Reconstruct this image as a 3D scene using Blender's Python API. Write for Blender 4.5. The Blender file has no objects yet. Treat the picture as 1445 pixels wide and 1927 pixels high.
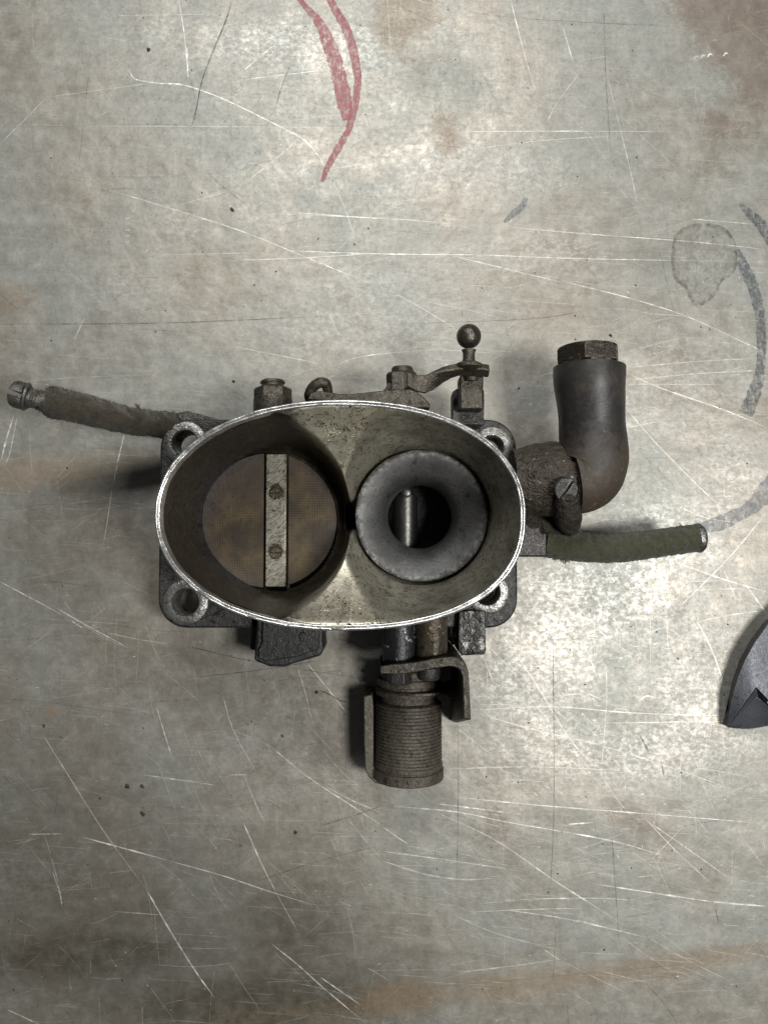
import bpy, bmesh, math, random
import numpy as np
from mathutils import Vector, Matrix, noise as mnoise

random.seed(7)
rng = np.random.default_rng(7)
R = math.radians
sc = bpy.context.scene
sc.unit_settings.scale_length = 0.01          # one unit is one centimetre
C = sc.collection

# ------------------------------------------------------------------ camera
CAM_H = 29.0
FPX = 1390.0                                   # focal length in photo pixels (1445 x 1927)
cam_d = bpy.data.cameras.new('camera')
cam = bpy.data.objects.new('camera', cam_d); C.objects.link(cam)
TILT = math.radians(2.5)                      # the phone leans back a little
cam.location = (0, -CAM_H*math.tan(TILT), CAM_H)
cam.rotation_euler = (TILT, 0, 0)
cam_d.sensor_fit = 'VERTICAL'
cam_d.sensor_height = 24.0
cam_d.lens = 24.0 * FPX / 1927.0
cam_d.clip_start = 0.5
cam_d.clip_end = 500
sc.camera = cam

# ------------------------------------------------------------------ world and lamps (indoor workshop, lamp to the right)
world = bpy.data.worlds.new('World'); sc.world = world
world.use_nodes = True
wb = world.node_tree.nodes['Background']
wb.inputs[0].default_value = (0.92, 0.94, 1.0, 1)
wb.inputs[1].default_value = 0.055

def area(name, loc, target, size, power, color, size_y=None):
    d = bpy.data.lights.new(name, 'AREA'); d.energy = power; d.color = color
    d.size = size
    if size_y: d.shape = 'RECTANGLE'; d.size_y = size_y
    o = bpy.data.objects.new(name, d); C.objects.link(o); o.location = loc
    o.rotation_euler = (Vector(target) - Vector(loc)).to_track_quat('-Z', 'Y').to_euler()
    return o
area('workshop_lamp', (30, -9, 66), (0, 0, 0), 12, 44500, (1.0, 0.985, 0.955), 17)
area('ceiling_lamp', (-4, 60, 74), (0, 6, 0), 34, 55000, (1.0, 0.995, 0.98), 18)

sc.view_settings.view_transform = 'Standard'
sc.view_settings.look = 'None'
sc.view_settings.exposure = 0
sc.view_settings.gamma = 1

# ------------------------------------------------------------------ helpers
def sc_(z): return (CAM_H - z) / FPX
def wxy(px, py, z):
    """photo direction (px, py) met at height z"""
    u, v = (px-722.5)/FPX, -(py-963.5)/FPX
    dy = v*math.cos(TILT) + math.sin(TILT); dz = v*math.sin(TILT) - math.cos(TILT)
    t = (z-CAM_H)/dz
    return u*t, -CAM_H*math.tan(TILT) + dy*t
def W(px, py, z): return Vector((*wxy(px, py, z), z))
def srgb(r, g, b):
    f = lambda c: (c/255/12.92) if c/255 <= 0.04045 else ((c/255 + 0.055)/1.055)**2.4
    return (f(r), f(g), f(b), 1)

WL = {}
def mesh_from(verts, faces, name='mesh'):
    me = bpy.data.meshes.new(name)
    me.from_pydata([tuple(v) for v in verts], [], [tuple(f) for f in faces])
    me.update()
    return me

def link(name, me, mat, parent=None, smooth=40, bevel=0, segs=2, stuff=False, fixn=True):
    if fixn:
        bm = bmesh.new(); bm.from_mesh(me)
        bmesh.ops.recalc_face_normals(bm, faces=bm.faces); bm.to_mesh(me); bm.free()
    co = np.empty(len(me.vertices)*3, dtype=np.float32); me.vertices.foreach_get('co', co)
    co = co.reshape(-1, 3); c = (co.min(0) + co.max(0)) / 2
    me.vertices.foreach_set('co', (co - c).ravel()); me.update()
    if smooth is not None:
        me.polygons.foreach_set('use_smooth', [True]*len(me.polygons))
        me.set_sharp_from_angle(angle=R(smooth))
    else:
        me.polygons.foreach_set('use_smooth', [False]*len(me.polygons))
    o = bpy.data.objects.new(name, me); C.objects.link(o)
    me.materials.append(mat)
    c = Vector([float(v) for v in c])
    if parent is not None:
        o.parent = parent; o.location = c - WL[parent.name]
    else:
        o.location = c
    WL[o.name] = c.copy()
    if bevel:
        m = o.modifiers.new('bevel', 'BEVEL'); m.width = bevel; m.segments = segs
        m.limit_method = 'ANGLE'; m.angle_limit = R(35); m.harden_normals = False
    if stuff: o['kind'] = 'stuff'
    return o

def empty(name, loc):
    o = bpy.data.objects.new(name, None); C.objects.link(o); o.location = loc
    o.empty_display_size = 1; WL[o.name] = Vector(loc); return o

def join(*parts):
    V, F = [], []
    for v, f in parts:
        n = len(V); V += [Vector(a) for a in v]; F += [[i+n for i in g] for g in f]
    return V, F

def rings(rr, cap0=True, cap1=True):
    """loft closed rings of equal count"""
    n = len(rr[0]); V = [Vector(p) for r in rr for p in r]; F = []
    for k in range(len(rr)-1):
        for i in range(n):
            j = (i+1) % n
            F.append([k*n+i, k*n+j, (k+1)*n+j, (k+1)*n+i])
    if cap0: F.append(list(range(n))[::-1])
    if cap1: F.append([(len(rr)-1)*n+i for i in range(n)])
    return V, F

def turned(p0, p1, prof, n=32, rot=0.0, squash=1.0):
    """lathe along p0->p1; prof is (distance, radius)"""
    p0 = Vector(p0); d = (Vector(p1) - p0).normalized()
    up = Vector((0, 0, 1)) if abs(d.z) < 0.9 else Vector((0, 1, 0))
    a = up.cross(d).normalized(); b = d.cross(a).normalized()
    rr = []
    for t, r in prof:
        rr.append([p0 + d*t + (a*math.cos(2*math.pi*i/n+rot)*squash + b*math.sin(2*math.pi*i/n+rot))*r for i in range(n)])
    return rings(rr)

def spline(P, n):
    P = [np.array(p, float) for p in P]; out = []
    Q = [2*P[0]-P[1]] + P + [2*P[-1]-P[-2]]
    for k in range(1, len(Q)-2):
        for i in range(n):
            t = i/n; a, b, c, d = Q[k-1], Q[k], Q[k+1], Q[k+2]
            out.append(0.5*((2*b)+(-a+c)*t+(2*a-5*b+4*c-d)*t*t+(-a+3*b-3*c+d)*t**3))
    out.append(P[-1]); return out

def tube(P, rad, n=24, sub=6, cap=True):
    """P list of points, rad list of radii -> swept tube"""
    Q = spline([list(p)+[r] for p, r in zip(P, rad)], sub)
    pts = [Vector(q[:3]) for q in Q]; rs = [float(q[3]) for q in Q]
    rr = []; ref = None
    for k, p in enumerate(pts):
        d = (pts[min(k+1, len(pts)-1)] - pts[max(k-1, 0)]).normalized()
        if ref is None:
            ref = Vector((0, 0, 1)) if abs(d.z) < 0.9 else Vector((0, 1, 0))
        a = (ref - d*ref.dot(d)).normalized(); ref = a; b = d.cross(a)
        rr.append([p + (a*math.cos(2*math.pi*i/n) + b*math.sin(2*math.pi*i/n))*rs[k] for i in range(n)])
    return rings(rr, cap, cap)

def prism(pts, z0, z1, px=True, holes=(), top=None, taper=0):
    """pts: pixel outline seen at height z1 (vertical walls)"""
    P = [W(x, y, z1) if px else Vector((x, y, z1)) for x, y in pts]
    bm = bmesh.new(); edges = []
    for loop in [P] + [[Vector((h[0], h[1], z1)) for h in H] for H in holes]:
        vs = [bm.verts.new(p) for p in loop]
        for i in range(len(vs)): edges.append(bm.edges.new((vs[i], vs[(i+1) % len(vs)])))
    bmesh.ops.triangle_fill(bm, use_beauty=True, use_dissolve=False, edges=edges)
    fs = list(bm.faces)
    if not holes:
        bmesh.ops.dissolve_faces(bm, faces=fs); fs = list(bm.faces)
    r = bmesh.ops.extrude_face_region(bm, geom=fs)
    for v in [g for g in r['geom'] if isinstance(g, bmesh.types.BMVert)]:
        v.co.z = z0
    bmesh.ops.recalc_face_normals(bm, faces=bm.faces)
    bm.verts.index_update()
    V = [v.co.copy() for v in bm.verts]; F = [[v.index for v in f.verts] for f in bm.faces]
    bm.free(); return V, F

def box(x0, x1, y0, y1, z0, z1):
    V = [Vector((x, y, z)) for z in (z0, z1) for y in (y0, y1) for x in (x0, x1)]
    F = [[0,1,3,2],[4,6,7,5],[0,4,5,1],[2,3,7,6],[0,2,6,4],[1,5,7,3]]
    return V, F
def boxpx(xa, xb, ya, yb, z0, z1):
    a = W(xa, yb, z1); b = W(xb, ya, z1)
    return box(a.x, b.x, a.y, b.y, z0, z1)

def circ(cx, cy, r, n=32): return [(cx+r*math.cos(2*math.pi*i/n), cy+r*math.sin(2*math.pi*i/n)) for i in range(n)]

def rough_mesh(V, F, amp, scale, subdiv=0, seed=0.0, oct=3):
    """push vertices in and out with fractal noise (encrusted dirt, worn castings)"""
    bm = bmesh.new(); vs = [bm.verts.new(v) for v in V]
    for f in F:
        try: bm.faces.new([vs[i] for i in f])
        except ValueError: pass
    bmesh.ops.recalc_face_normals(bm, faces=bm.faces)
    if subdiv:
        ng = [f for f in bm.faces if len(f.verts) > 4]
        bmesh.ops.triangulate(bm, faces=ng)
        bmesh.ops.subdivide_edges(bm, edges=bm.edges, cuts=subdiv, use_grid_fill=True)
    bm.normal_update()
    off = Vector((seed, seed*1.7, -seed))
    mv = [(v, v.normal * amp * mnoise.fractal(v.co*scale+off, 0.8, 2.0, oct)) for v in bm.verts]
    for v, d in mv: v.co += d
    bm.verts.index_update()
    o = ([v.co.copy() for v in bm.verts], [[v.index for v in f.verts] for f in bm.faces]); bm.free(); return o

# ------------------------------------------------------------------ material helpers
class NT:
    def __init__(s, name):
        s.m = bpy.data.materials.new(name); s.m.use_nodes = True
        s.t = s.m.node_tree; s.b = s.t.nodes['Principled BSDF']; s.out = s.t.nodes['Material Output']
    def n(s, typ, **kw):
        nd = s.t.nodes.new(typ)
        for k, v in kw.items(): setattr(nd, k, v)
        return nd
    def put(s, sock, v):
        if isinstance(v, bpy.types.NodeSocket): s.t.links.new(v, sock)
        else: sock.default_value = v
    def coord(s, kind='Object'): return s.n('ShaderNodeTexCoord').outputs[kind]
    def mapping(s, v, scale=(1,1,1), rot=(0,0,0), loc=(0,0,0)):
        m = s.n('ShaderNodeMapping'); s.put(m.inputs['Vector'], v)
        m.inputs['Scale'].default_value = scale; m.inputs['Rotation'].default_value = rot; m.inputs['Location'].default_value = loc
        return m.outputs[0]
    def noise(s, v, scale, detail=4, rough=0.6, dist=0.0):
        q = s.n('ShaderNodeTexNoise'); s.put(q.inputs['Vector'], v)
        q.inputs['Scale'].default_value = scale; q.inputs['Detail'].default_value = detail
        q.inputs['Roughness'].default_value = rough; q.inputs['Distortion'].default_value = dist
        return q.outputs['Fac']
    def voro(s, v, scale, feature='F1', rnd=1.0):
        q = s.n('ShaderNodeTexVoronoi', feature=feature); s.put(q.inputs['Vector'], v)
        q.inputs['Scale'].default_value = scale; q.inputs['Randomness'].default_value = rnd
        return q.outputs['Distance']
    def rng(s, v, a, b, c=0.0, d=1.0):
        q = s.n('ShaderNodeMapRange'); s.put(q.inputs['Value'], v)
        for i, x in zip(('From Min', 'From Max', 'To Min', 'To Max'), (a, b, c, d)): q.inputs[i].default_value = x
        return q.outputs[0]
    def math(s, op, a, b=0.0):
        q = s.n('ShaderNodeMath', operation=op); s.put(q.inputs[0], a); s.put(q.inputs[1], b); return q.outputs[0]
    def mix(s, f, a, b, mode='MIX'):
        q = s.n('ShaderNodeMix', data_type='RGBA', blend_type=mode)
        s.put(q.inputs['Factor'], f); s.put(q.inputs['A'], a); s.put(q.inputs['B'], b); return q.outputs['Result']
    def attr(s, name):
        return s.n('ShaderNodeAttribute', attribute_name=name)
    def bump(s, h, strength, dist=0.02, prev=None):
        q = s.n('ShaderNodeBump'); q.inputs['Strength'].default_value = strength; q.inputs['Distance'].default_value = dist
        s.put(q.inputs['Height'], h)
        if prev is not None: s.put(q.inputs['Normal'], prev)
        return q.outputs[0]

def grimy(name, c1, c2, speck=None, metallic=0.6, rough=0.5, scale=2.0, speck_amt=0.62, speck_scale=9,
          bump=0.4, fine=30, dark=None, dark_amt=0.6, rough_var=0.2, edge=None, bdist=0.03):
    t = NT(name); v = t.coord()
    f = t.rng(t.noise(v, scale, 6, 0.65), 0.35, 0.65)
    col = t.mix(f, c1, c2)
    if dark is not None:
        fd = t.rng(t.noise(t.mapping(v, loc=(5, 3, 1)), scale*2.2, 7, 0.7), dark_amt, dark_amt+0.06)
        col = t.mix(fd, col, dark)
    met = metallic
    if speck is not None:
        fs = t.rng(t.noise(t.mapping(v, loc=(-3, 8, 2)), speck_scale, 5, 0.75), speck_amt, speck_amt+0.05)
        col = t.mix(fs, col, speck)
        met = t.rng(fs, 0, 1, metallic, metallic*0.2)
    if edge is not None:
        bv = t.n('ShaderNodeBevel', samples=4); bv.inputs['Radius'].default_value = 0.05
        ge = t.n('ShaderNodeNewGeometry')
        dt = t.n('ShaderNodeVectorMath', operation='DOT_PRODUCT'); t.put(dt.inputs[0], bv.outputs[0]); t.put(dt.inputs[1], ge.outputs['Normal'])
        fe = t.math('MULTIPLY', t.rng(dt.outputs['Value'], 0.99, 0.85), t.rng(t.noise(v, 6, 4, 0.7), 0.4, 0.6))
        col = t.mix(fe, col, edge)
    t.put(t.b.inputs['Base Color'], col)
    t.put(t.b.inputs['Metallic'], met)
    t.put(t.b.inputs['Roughness'], t.rng(t.noise(v, fine*0.4, 4, 0.7), 0.3, 0.7, rough-rough_var, rough+rough_var))
    nb = t.bump(t.noise(v, fine, 4, 0.65), bump*0.7, bdist)
    nb = t.bump(t.noise(v, fine*0.25, 3, 0.6), bump, bdist*2.5, nb)
    t.put(t.b.inputs['Normal'], nb)
    return t.m

# ------------------------------------------------------------------ bench top
HX, HY = 27.0, 32.0
nx, ny = 361, 427
xs = np.linspace(-HX, HX, nx); ys = np.linspace(-HY, HY, ny)
X, Y = np.meshgrid(xs, ys)
S0 = CAM_H / FPX
def pw(px, py): return wxy(px, py, 0.0)
rust = np.zeros_like(X); dark = np.zeros_like(X); bare_sheen = np.zeros_like(X); pink = np.zeros_like(X)
def blob(A, px, py, rx, ry, amt, rot=0):
    cx, cy = pw(px, py); c, s = math.cos(R(rot)), math.sin(R(rot))
    dx, dy = X-cx, Y-cy; u = (dx*c+dy*s)/(rx*S0); v = (-dx*s+dy*c)/(ry*S0)
    A += amt*np.exp(-(u*u+v*v)**1.4)
for a in [(770,20,70,60,1.0),(735,60,40,50,.7),(835,235,30,40,.9),(850,280,30,30,.6),(800,110,90,25,.45),(25,895,55,42,1.05),(95,880,60,30,.7),
          (240,875,80,32,.85),(150,900,60,60,.55),(20,560,70,38,.75),(900,1240,45,70,.5),(925,1520,40,40,.45),(1010,1480,60,40,.35),(60,1000,90,50,.35),
          (100,1340,22,14,.9),(1180,1230,40,40,.35),(60,650,60,30,.3),(1400,600,20,10,.3),(290,1100,30,60,.5),(770,880,60,40,.4),(1240,1850,300,30,.4,6),
          (1340,1800,160,22,1.0,8),(1130,1828,170,22,.7,6),(880,1860,180,30,.75,4),(740,1880,70,34,.85,3),(600,1905,130,28,.55),(420,1915,90,25,.4),
          (1240,1160,60,40,.3),(1425,745,14,8,.5),(520,1400,240,120,.2),(300,800,130,60,.35),(1100,350,90,60,.3),(1080,420,110,70,.28),(1420,1500,50,30,.35)]: blob(rust, *a)
for a in [(1390,60,90,90,1.0),(1330,10,70,40,.9),(1430,160,50,60,.7),(1350,230,50,25,.8,-30),(1380,20,60,60,.6),(1000,600,80,30,.3),(1200,1560,60,40,.4),(930,1560,30,60,.5),
          (1320,1230,60,30,.4),(680,1800,100,60,.3),(1050,720,90,60,.2),(350,1600,160,100,.3),(1170,1530,60,30,.4)]: blob(pink, *a)
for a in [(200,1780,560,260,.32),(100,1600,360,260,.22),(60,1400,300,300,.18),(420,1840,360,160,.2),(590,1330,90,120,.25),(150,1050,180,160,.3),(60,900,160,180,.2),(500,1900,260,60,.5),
          (400,1270,200,70,.3),(850,150,120,40,.2),(560,1740,100,90,.35),(700,1860,120,50,.3),(1230,480,60,40,.25),(140,1800,200,40,.4,3),(1200,1350,90,30,.15)]: blob(dark, *a)  # wide bottom-left blobs paint the lamp's falloff as darker colour
for a in [(520,80,150,50,.55),(680,100,80,60,.4),(300,60,130,50,.25),(220,540,90,40,.35),(340,430,80,50,.3),(640,620,260,70,.35),(1040,480,120,60,.45),(1150,760,70,90,.3),
          (1120,1130,150,90,.75),(1000,1260,120,110,.7),(1250,1010,120,70,.7),(1330,1320,120,120,.6),(1180,1420,180,60,.65),(960,1430,110,70,.45),(1380,900,70,80,.5),(800,300,90,60,.3),
          (1300,720,140,110,.35),(540,1340,150,130,.3),(500,1480,160,60,.2),(80,1650,130,55,.45),(900,1560,120,60,.25),(980,330,120,50,.35),(200,1280,160,50,.2),(750,520,200,50,.2)]: blob(bare_sheen, *a)  # blobs at right, front and top also paint the lamps' sheen pale

co = np.stack([X, Y, np.zeros_like(X)], -1).reshape(-1, 3)
idx = np.arange(nx*ny).reshape(ny, nx)
fq = np.stack([idx[:-1,:-1], idx[:-1,1:], idx[1:,1:], idx[1:,:-1]], -1).reshape(-1, 4)
bme = bpy.data.meshes.new('bench_top')
nb_ = len(co)
skirt = np.array([(x, y, z) for z in (-0.001, -0.6) for (x, y) in ((-HX,-HY),(HX,-HY),(HX,HY),(-HX,HY))], float)
corner = [int(idx[0,0]), int(idx[0,-1]), int(idx[-1,-1]), int(idx[-1,0])]
faces = fq.tolist() + [[nb_+i, nb_+4+i, nb_+4+(i+1)%4, nb_+(i+1)%4] for i in range(4)] + [[nb_+7, nb_+6, nb_+5, nb_+4]]
bme.from_pydata(np.vstack([co, skirt]).tolist(), [], faces)
for nm, A in (('rust', rust), ('grime_falloff', dark), ('bare', bare_sheen), ('pinkish', pink)):
    at = bme.attributes.new(nm, 'FLOAT', 'POINT')
    at.data.foreach_set('value', np.concatenate([A.ravel(), np.zeros(8)]).astype(np.float32))

def bench_material():
    t = NT('worn_bench_steel'); v = t.coord()
    big = t.noise(v, 0.16, 5, 0.6, 0.3); med = t.noise(t.mapping(v, loc=(9, 4, 0)), 1.1, 9, 0.75, 0.3); fin = t.noise(v, 5.5, 8, 0.8, 0.2)
    warm = srgb(147, 141, 130); cool = srgb(143, 145, 139); pale = srgb(178, 176, 170); olive = srgb(124, 119, 108)
    col = t.mix(t.rng(big, 0.4, 0.6), warm, cool)
    col = t.mix(t.math('MULTIPLY', t.rng(med, 0.45, 0.68), 0.45), col, pale)
    # cloudy film rubbed along the sheet
    streak = t.noise(t.mapping(v, scale=(0.25, 1.8, 1)), 1.4, 6, 0.65, 0.3)
    col = t.mix(t.rng(streak, 0.45, 0.72, 0, 0.35), col, olive)
    streakv = t.noise(t.mapping(v, scale=(3.0, 0.25, 1), loc=(3, 3, 0)), 1.1, 5, 0.6)
    col = t.mix(t.rng(streakv, 0.5, 0.75, 0, 0.18), col, olive)
    # speckled wear
    fine2 = t.noise(t.mapping(v, loc=(2, 7, 0)), 9, 6, 0.8, 0.5)
    col = t.mix(t.rng(fin, 0.52, 0.64, 0, 0.30), col, srgb(92, 88, 76))
    blot = t.noise(t.mapping(v, loc=(6, 2, 0)), 2.6, 9, 0.82, 0.3)
    col = t.mix(t.rng(blot, 0.50, 0.62, 0, 0.26), col, srgb(104, 98, 86))
    col = t.mix(t.rng(blot, 0.47, 0.36, 0, 0.28), col, srgb(178, 175, 166))
    col = t.mix(t.rng(fine2, 0.56, 0.66, 0, 0.36), col, srgb(188, 184, 172))
    # bare mottled zinc, with the lamp sheen painted in as pale tone
    bare = t.attr('bare').outputs['Fac']
    mott = t.math('ADD', t.rng(t.noise(t.mapping(v, loc=(1, 2, 0), scale=(1, 1.25, 1)), 4.2, 8, 0.75, 0.3), 0.40, 0.64, -0.25, 0.75), 0.0)
    fb = t.math('MULTIPLY', t.rng(bare, 0.0, 0.7), t.rng(mott, 0.0, 0.6))
    col = t.mix(t.math('MULTIPLY', fb, 0.55), col, srgb(208, 206, 200))
    # old grimy patches, plus lamp falloff painted dark at the bottom left
    gr = t.attr('grime_falloff').outputs['Fac']
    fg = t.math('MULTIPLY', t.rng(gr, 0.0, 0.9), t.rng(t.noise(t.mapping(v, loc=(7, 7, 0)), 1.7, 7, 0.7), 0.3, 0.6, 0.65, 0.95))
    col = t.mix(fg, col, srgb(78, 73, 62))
    # rust and reddish primer
    rs = t.attr('rust').outputs['Fac']
    fr = t.rng(t.math('ADD', rs, t.rng(t.noise(t.mapping(v, loc=(4, 1, 0), scale=(1, 1.3, 1)), 2.8, 10, 0.8, 0.3), 0.2, 0.8, -0.95, 0.75)), 0.2, 0.85, 0, 0.46)
    col = t.mix(fr, col, t.mix(t.rng(fin, 0.4, 0.6), srgb(138, 114, 80), srgb(112, 94, 72)))
    pk = t.attr('pinkish').outputs['Fac']
    fp = t.rng(t.math('ADD', pk, t.rng(t.noise(t.mapping(v, loc=(-4, 1, 0)), 3.0, 10, 0.82, 0.3), 0.2, 0.8, -1.0, 0.8)), 0.15, 0.6, 0, 0.5)
    col = t.mix(fp, col, srgb(116, 98, 86))
    # hairline scratches in several directions
    hs = None
    for k, (ang, sx, sy, sc2, lo, am) in enumerate([(4, .10, 9, 2.2, .66, .5), (-14, .13, 10, 2.0, .68, .5), (-38, .16, 10, 1.8, .69, .45), (62, .2, 11, 1.7, .71, .3), (83, .16, 9, 1.9, .71, .22), (-66, .2, 12, 1.5, .72, .25)]):
        q = t.rng(t.noise(t.mapping(t.mapping(v, rot=(0, 0, R(ang))), scale=(sx, sy, 1), loc=(k*3.3, k*5.1, 0)), sc2, 3, 0.6, 0.05), lo, lo+0.04, 0, am)
        hs = q if hs is None else t.math('MAXIMUM', hs, q)
    col = t.mix(hs, col, srgb(196, 190, 176))
    hd = t.rng(t.noise(t.mapping(t.mapping(v, rot=(0, 0, R(7))), scale=(.1, 8, 1), loc=(50, 0, 0)), 2.0, 3, 0.6), .67, .71, 0, .35)
    hd = t.math('MAXIMUM', hd, t.rng(t.noise(t.mapping(v, scale=(8, .12, 1), loc=(50, 9, 0), rot=(0, 0, .05)), 2.0, 3, 0.6), .70, .74, 0, .3))
    col = t.mix(hd, col, srgb(70, 66, 58))
    # tiny pits
    pit = t.rng(t.voro(v, 2.3), 0.05, 0.09, 1, 0)
    col = t.mix(t.math('MULTIPLY', pit, t.rng(fin, .45, .6, 0, .7)), col, srgb(60, 52, 44))
    t.put(t.b.inputs['Base Color'], col)
    t.put(t.b.inputs['Metallic'], t.rng(fr, 0, 0.7, 0.42, 0.12))
    rg = t.rng(med, 0.35, 0.65, 0.42, 0.58)
    rg = t.math('ADD', rg, t.rng(big, 0.4, 0.6, -0.05, 0.05))
    rg = t.math('SUBTRACT', rg, t.math('MULTIPLY', fb, 0.06))
    rg = t.math('ADD', rg, t.rng(fin, 0.3, 0.7, -0.07, 0.07))
    t.put(t.b.inputs['Roughness'], rg)
    h = t.math('ADD', t.math('MULTIPLY', hs, -0.5), t.math('MULTIPLY', fin, 0.5))
    nrm = t.bump(h, 0.35, 0.02)
    nrm = t.bump(t.noise(v, 0.9, 3, 0.5), 0.3, 0.12, nrm)
    nrm = t.bump(t.noise(v, 0.22, 3, 0.5), 0.22, 0.7, nrm)
    t.put(t.b.inputs['Normal'], nrm)
    return t.m
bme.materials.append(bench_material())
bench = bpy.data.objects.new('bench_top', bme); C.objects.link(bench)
bench['kind'] = 'structure'
WL['bench_top'] = Vector((0, 0, 0))

# ---- scratches, cut as narrow tapering ribbons
def ribbons(lst, z, jit=0.01):
    V, F, A = [], [], []
    for P, w, a in lst:
        Q = spline([list(pw(*p)) for p in P], 10) if len(P) > 2 else [np.array(pw(*P[0]))*(1-i/12)+np.array(pw(*P[1]))*(i/12) for i in range(13)]
        n = len(Q); base = len(V); zz = z + random.uniform(0, 0.003)
        ph = random.uniform(0, 50)
        for i, q in enumerate(Q):
            d = Q[min(i+1, n-1)] - Q[max(i-1, 0)]; d = d/ (np.linalg.norm(d)+1e-9)
            t = i/(n-1); env = min(1, t/0.12+0.1, (1-t)/0.22+0.05)
            wob = 0.6 + 0.7*abs(mnoise.noise(Vector((ph, i*0.45, 0))))*1.6
            ww = w*S0*0.43*env*wob; nn = np.array([-d[1], d[0]])
            for s in (-1, 1):
                V.append((q[0]+nn[0]*ww*s, q[1]+nn[1]*ww*s, zz)); A.append(a*(0.5+0.9*abs(mnoise.noise(Vector((ph+9, i*0.7, 3))))*1.4))
            if i: k = base+2*i; F.append((k-2, k-1, k+1, k))
    me = mesh_from(V, F)
    at = me.attributes.new('strength', 'FLOAT', 'POINT'); at.data.foreach_set('value', np.clip(A, 0, 1).astype(np.float32))
    return me
def scratch_mat(name, col, metal):
    t = NT(name); v = t.coord()
    f = t.math('MULTIPLY', t.attr('strength').outputs['Fac'], t.rng(t.noise(v, 3.2, 6, 0.75), 0.37, 0.62, 0.28, 1.15))
    t.put(t.b.inputs['Base Color'], col); t.put(t.b.inputs['Metallic'], metal); t.put(t.b.inputs['Roughness'], 0.5)
    t.put(t.b.inputs['Alpha'], f)
    return t.m
B = []
def s(pts, w=2.0, a=.8): B.append((pts, w, a))
s([(243,130),(250,145),(262,151),(300,157),(345,160),(400,178),(450,200),(520,235),(570,262),(600,295),(625,340)],3.4,1.0); s([(625,338),(650,395),(668,450)],2,.5)
s([(95,182),(200,168),(300,155)],1.8,.5); s([(0,272),(45,228),(92,180)],2,.6); s([(337,0),(348,70),(354,150)],2.2,.8); s([(352,90),(355,145)],3,.9)
s([(450,140),(520,82)],2,.8); s([(460,150),(610,132)],1.8,.7); s([(60,236),(360,238),(720,241)],1.6,.45); s([(215,30),(400,27)],1.8,.5)
s([(550,400),(720,412)],2.6,.95); s([(575,405),(740,412),(860,423)],1.8,.6); s([(180,350),(330,395),(460,437),(590,490),(720,543)],2.0,.75)
s([(430,490),(560,486),(720,476)],2,.7); s([(540,472),(720,478),(900,480),(1100,487),(1445,493)],2.4,.85); s([(845,480),(960,508),(1060,532)],2.4,.9)
s([(720,540),(790,578),(870,627)],2,.75); s([(950,427),(1100,440),(1300,455),(1445,470)],2.4,.9); s([(1298,412),(1445,424)],2.2,.8)
s([(1060,530),(1180,560),(1290,595),(1400,645),(1445,668)],2.2,.85); s([(960,0),(983,90),(1003,160)],2.4,.8); s([(1058,50),(1080,125)],3,.55)
s([(1140,135),(1168,250),(1185,320),(1200,390)],2,.6); s([(860,248),(1060,247),(1280,248)],1.8,.7); s([(890,280),(1030,264),(1160,256)],1.8,.6); s([(1028,232),(1050,190),(1100,125)],2,.6)
s([(1178,702),(1250,733),(1360,771),(1445,806)],3.0,1.0); s([(1176,768),(1230,830),(1290,892),(1365,965)],2.2,.85); s([(1182,692),(1300,681),(1430,674)],1.8,.7)
s([(1180,716),(1300,704),(1445,696)],1.9,.7); s([(1176,723),(1360,724)],1.8,.6); s([(1180,779),(1330,779),(1440,781)],1.6,.5); s([(1178,805),(1235,794)],2.4,.8)
s([(1180,662),(1290,633)],2,.5); s([(940,1190),(1000,1275),(1070,1388),(1130,1455)],3.4,.8); s([(1128,1453),(1165,1510),(1200,1545)],2,.6); s([(890,1190),(960,1260),(1050,1385)],2,.5)
s([(890,1336),(1040,1330),(1200,1342),(1445,1349)],2.2,.7); s([(890,1340),(1000,1372),(1120,1400),(1250,1440),(1380,1487)],2.0,.7); s([(1095,1200),(1112,1245),(1128,1290)],2.2,.7)
s([(1325,1195),(1345,1240),(1360,1290)],2.2,.8); s([(1402,1100),(1422,1128),(1445,1160)],3,.95); s([(1310,1168),(1335,1215),(1362,1285)],2.8,.9); s([(1312,1170),(1370,1158),(1440,1148)],2.2,.8)
s([(1120,1361),(1445,1356)],2.0,.7); s([(840,1447),(1000,1443),(1180,1450)],2.4,.8); s([(860,1500),(1010,1515),(1200,1530),(1445,1550)],2.4,.85)
s([(820,1512),(900,1522),(960,1530)],3,.9); s([(740,1517),(860,1528),(960,1548),(1140,1580),(1255,1612)],2.8,.95); s([(720,1602),(840,1618),(985,1640)],2.6,.8)
s([(820,1528),(930,1580),(1040,1655),(1110,1700),(1180,1745)],2.6,.85); s([(720,1620),(800,1645),(870,1655),(925,1653)],3.4,.7); s([(1068,1551),(1112,1548)],3.6,1.0)
s([(1213,1540),(1270,1600),(1340,1665)],2.6,.7); s([(1225,1550),(1300,1602),(1378,1658)],2.8,.8); s([(1225,1618),(1290,1550)],1.8,.6); s([(1110,1662),(1260,1685),(1350,1698),(1445,1706)],2.6,.9); s([(1340,1696),(1445,1706)],3.2,1)
s([(905,1700),(1000,1692),(1110,1690),(1190,1693)],2,.75); s([(890,1716),(1000,1711),(1100,1709)],2,.7); s([(950,1712),(1060,1728),(1150,1748),(1220,1765)],2.4,.8); s([(1220,1765),(1290,1805),(1380,1850)],1.8,.5)
s([(840,1715),(930,1755),(1060,1790)],2,.6); s([(860,1830),(960,1818),(1060,1804)],2.2,.6); s([(1022,1786),(1052,1806)],2.6,.8); s([(1052,1806),(1200,1880)],1.6,.5)
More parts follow.
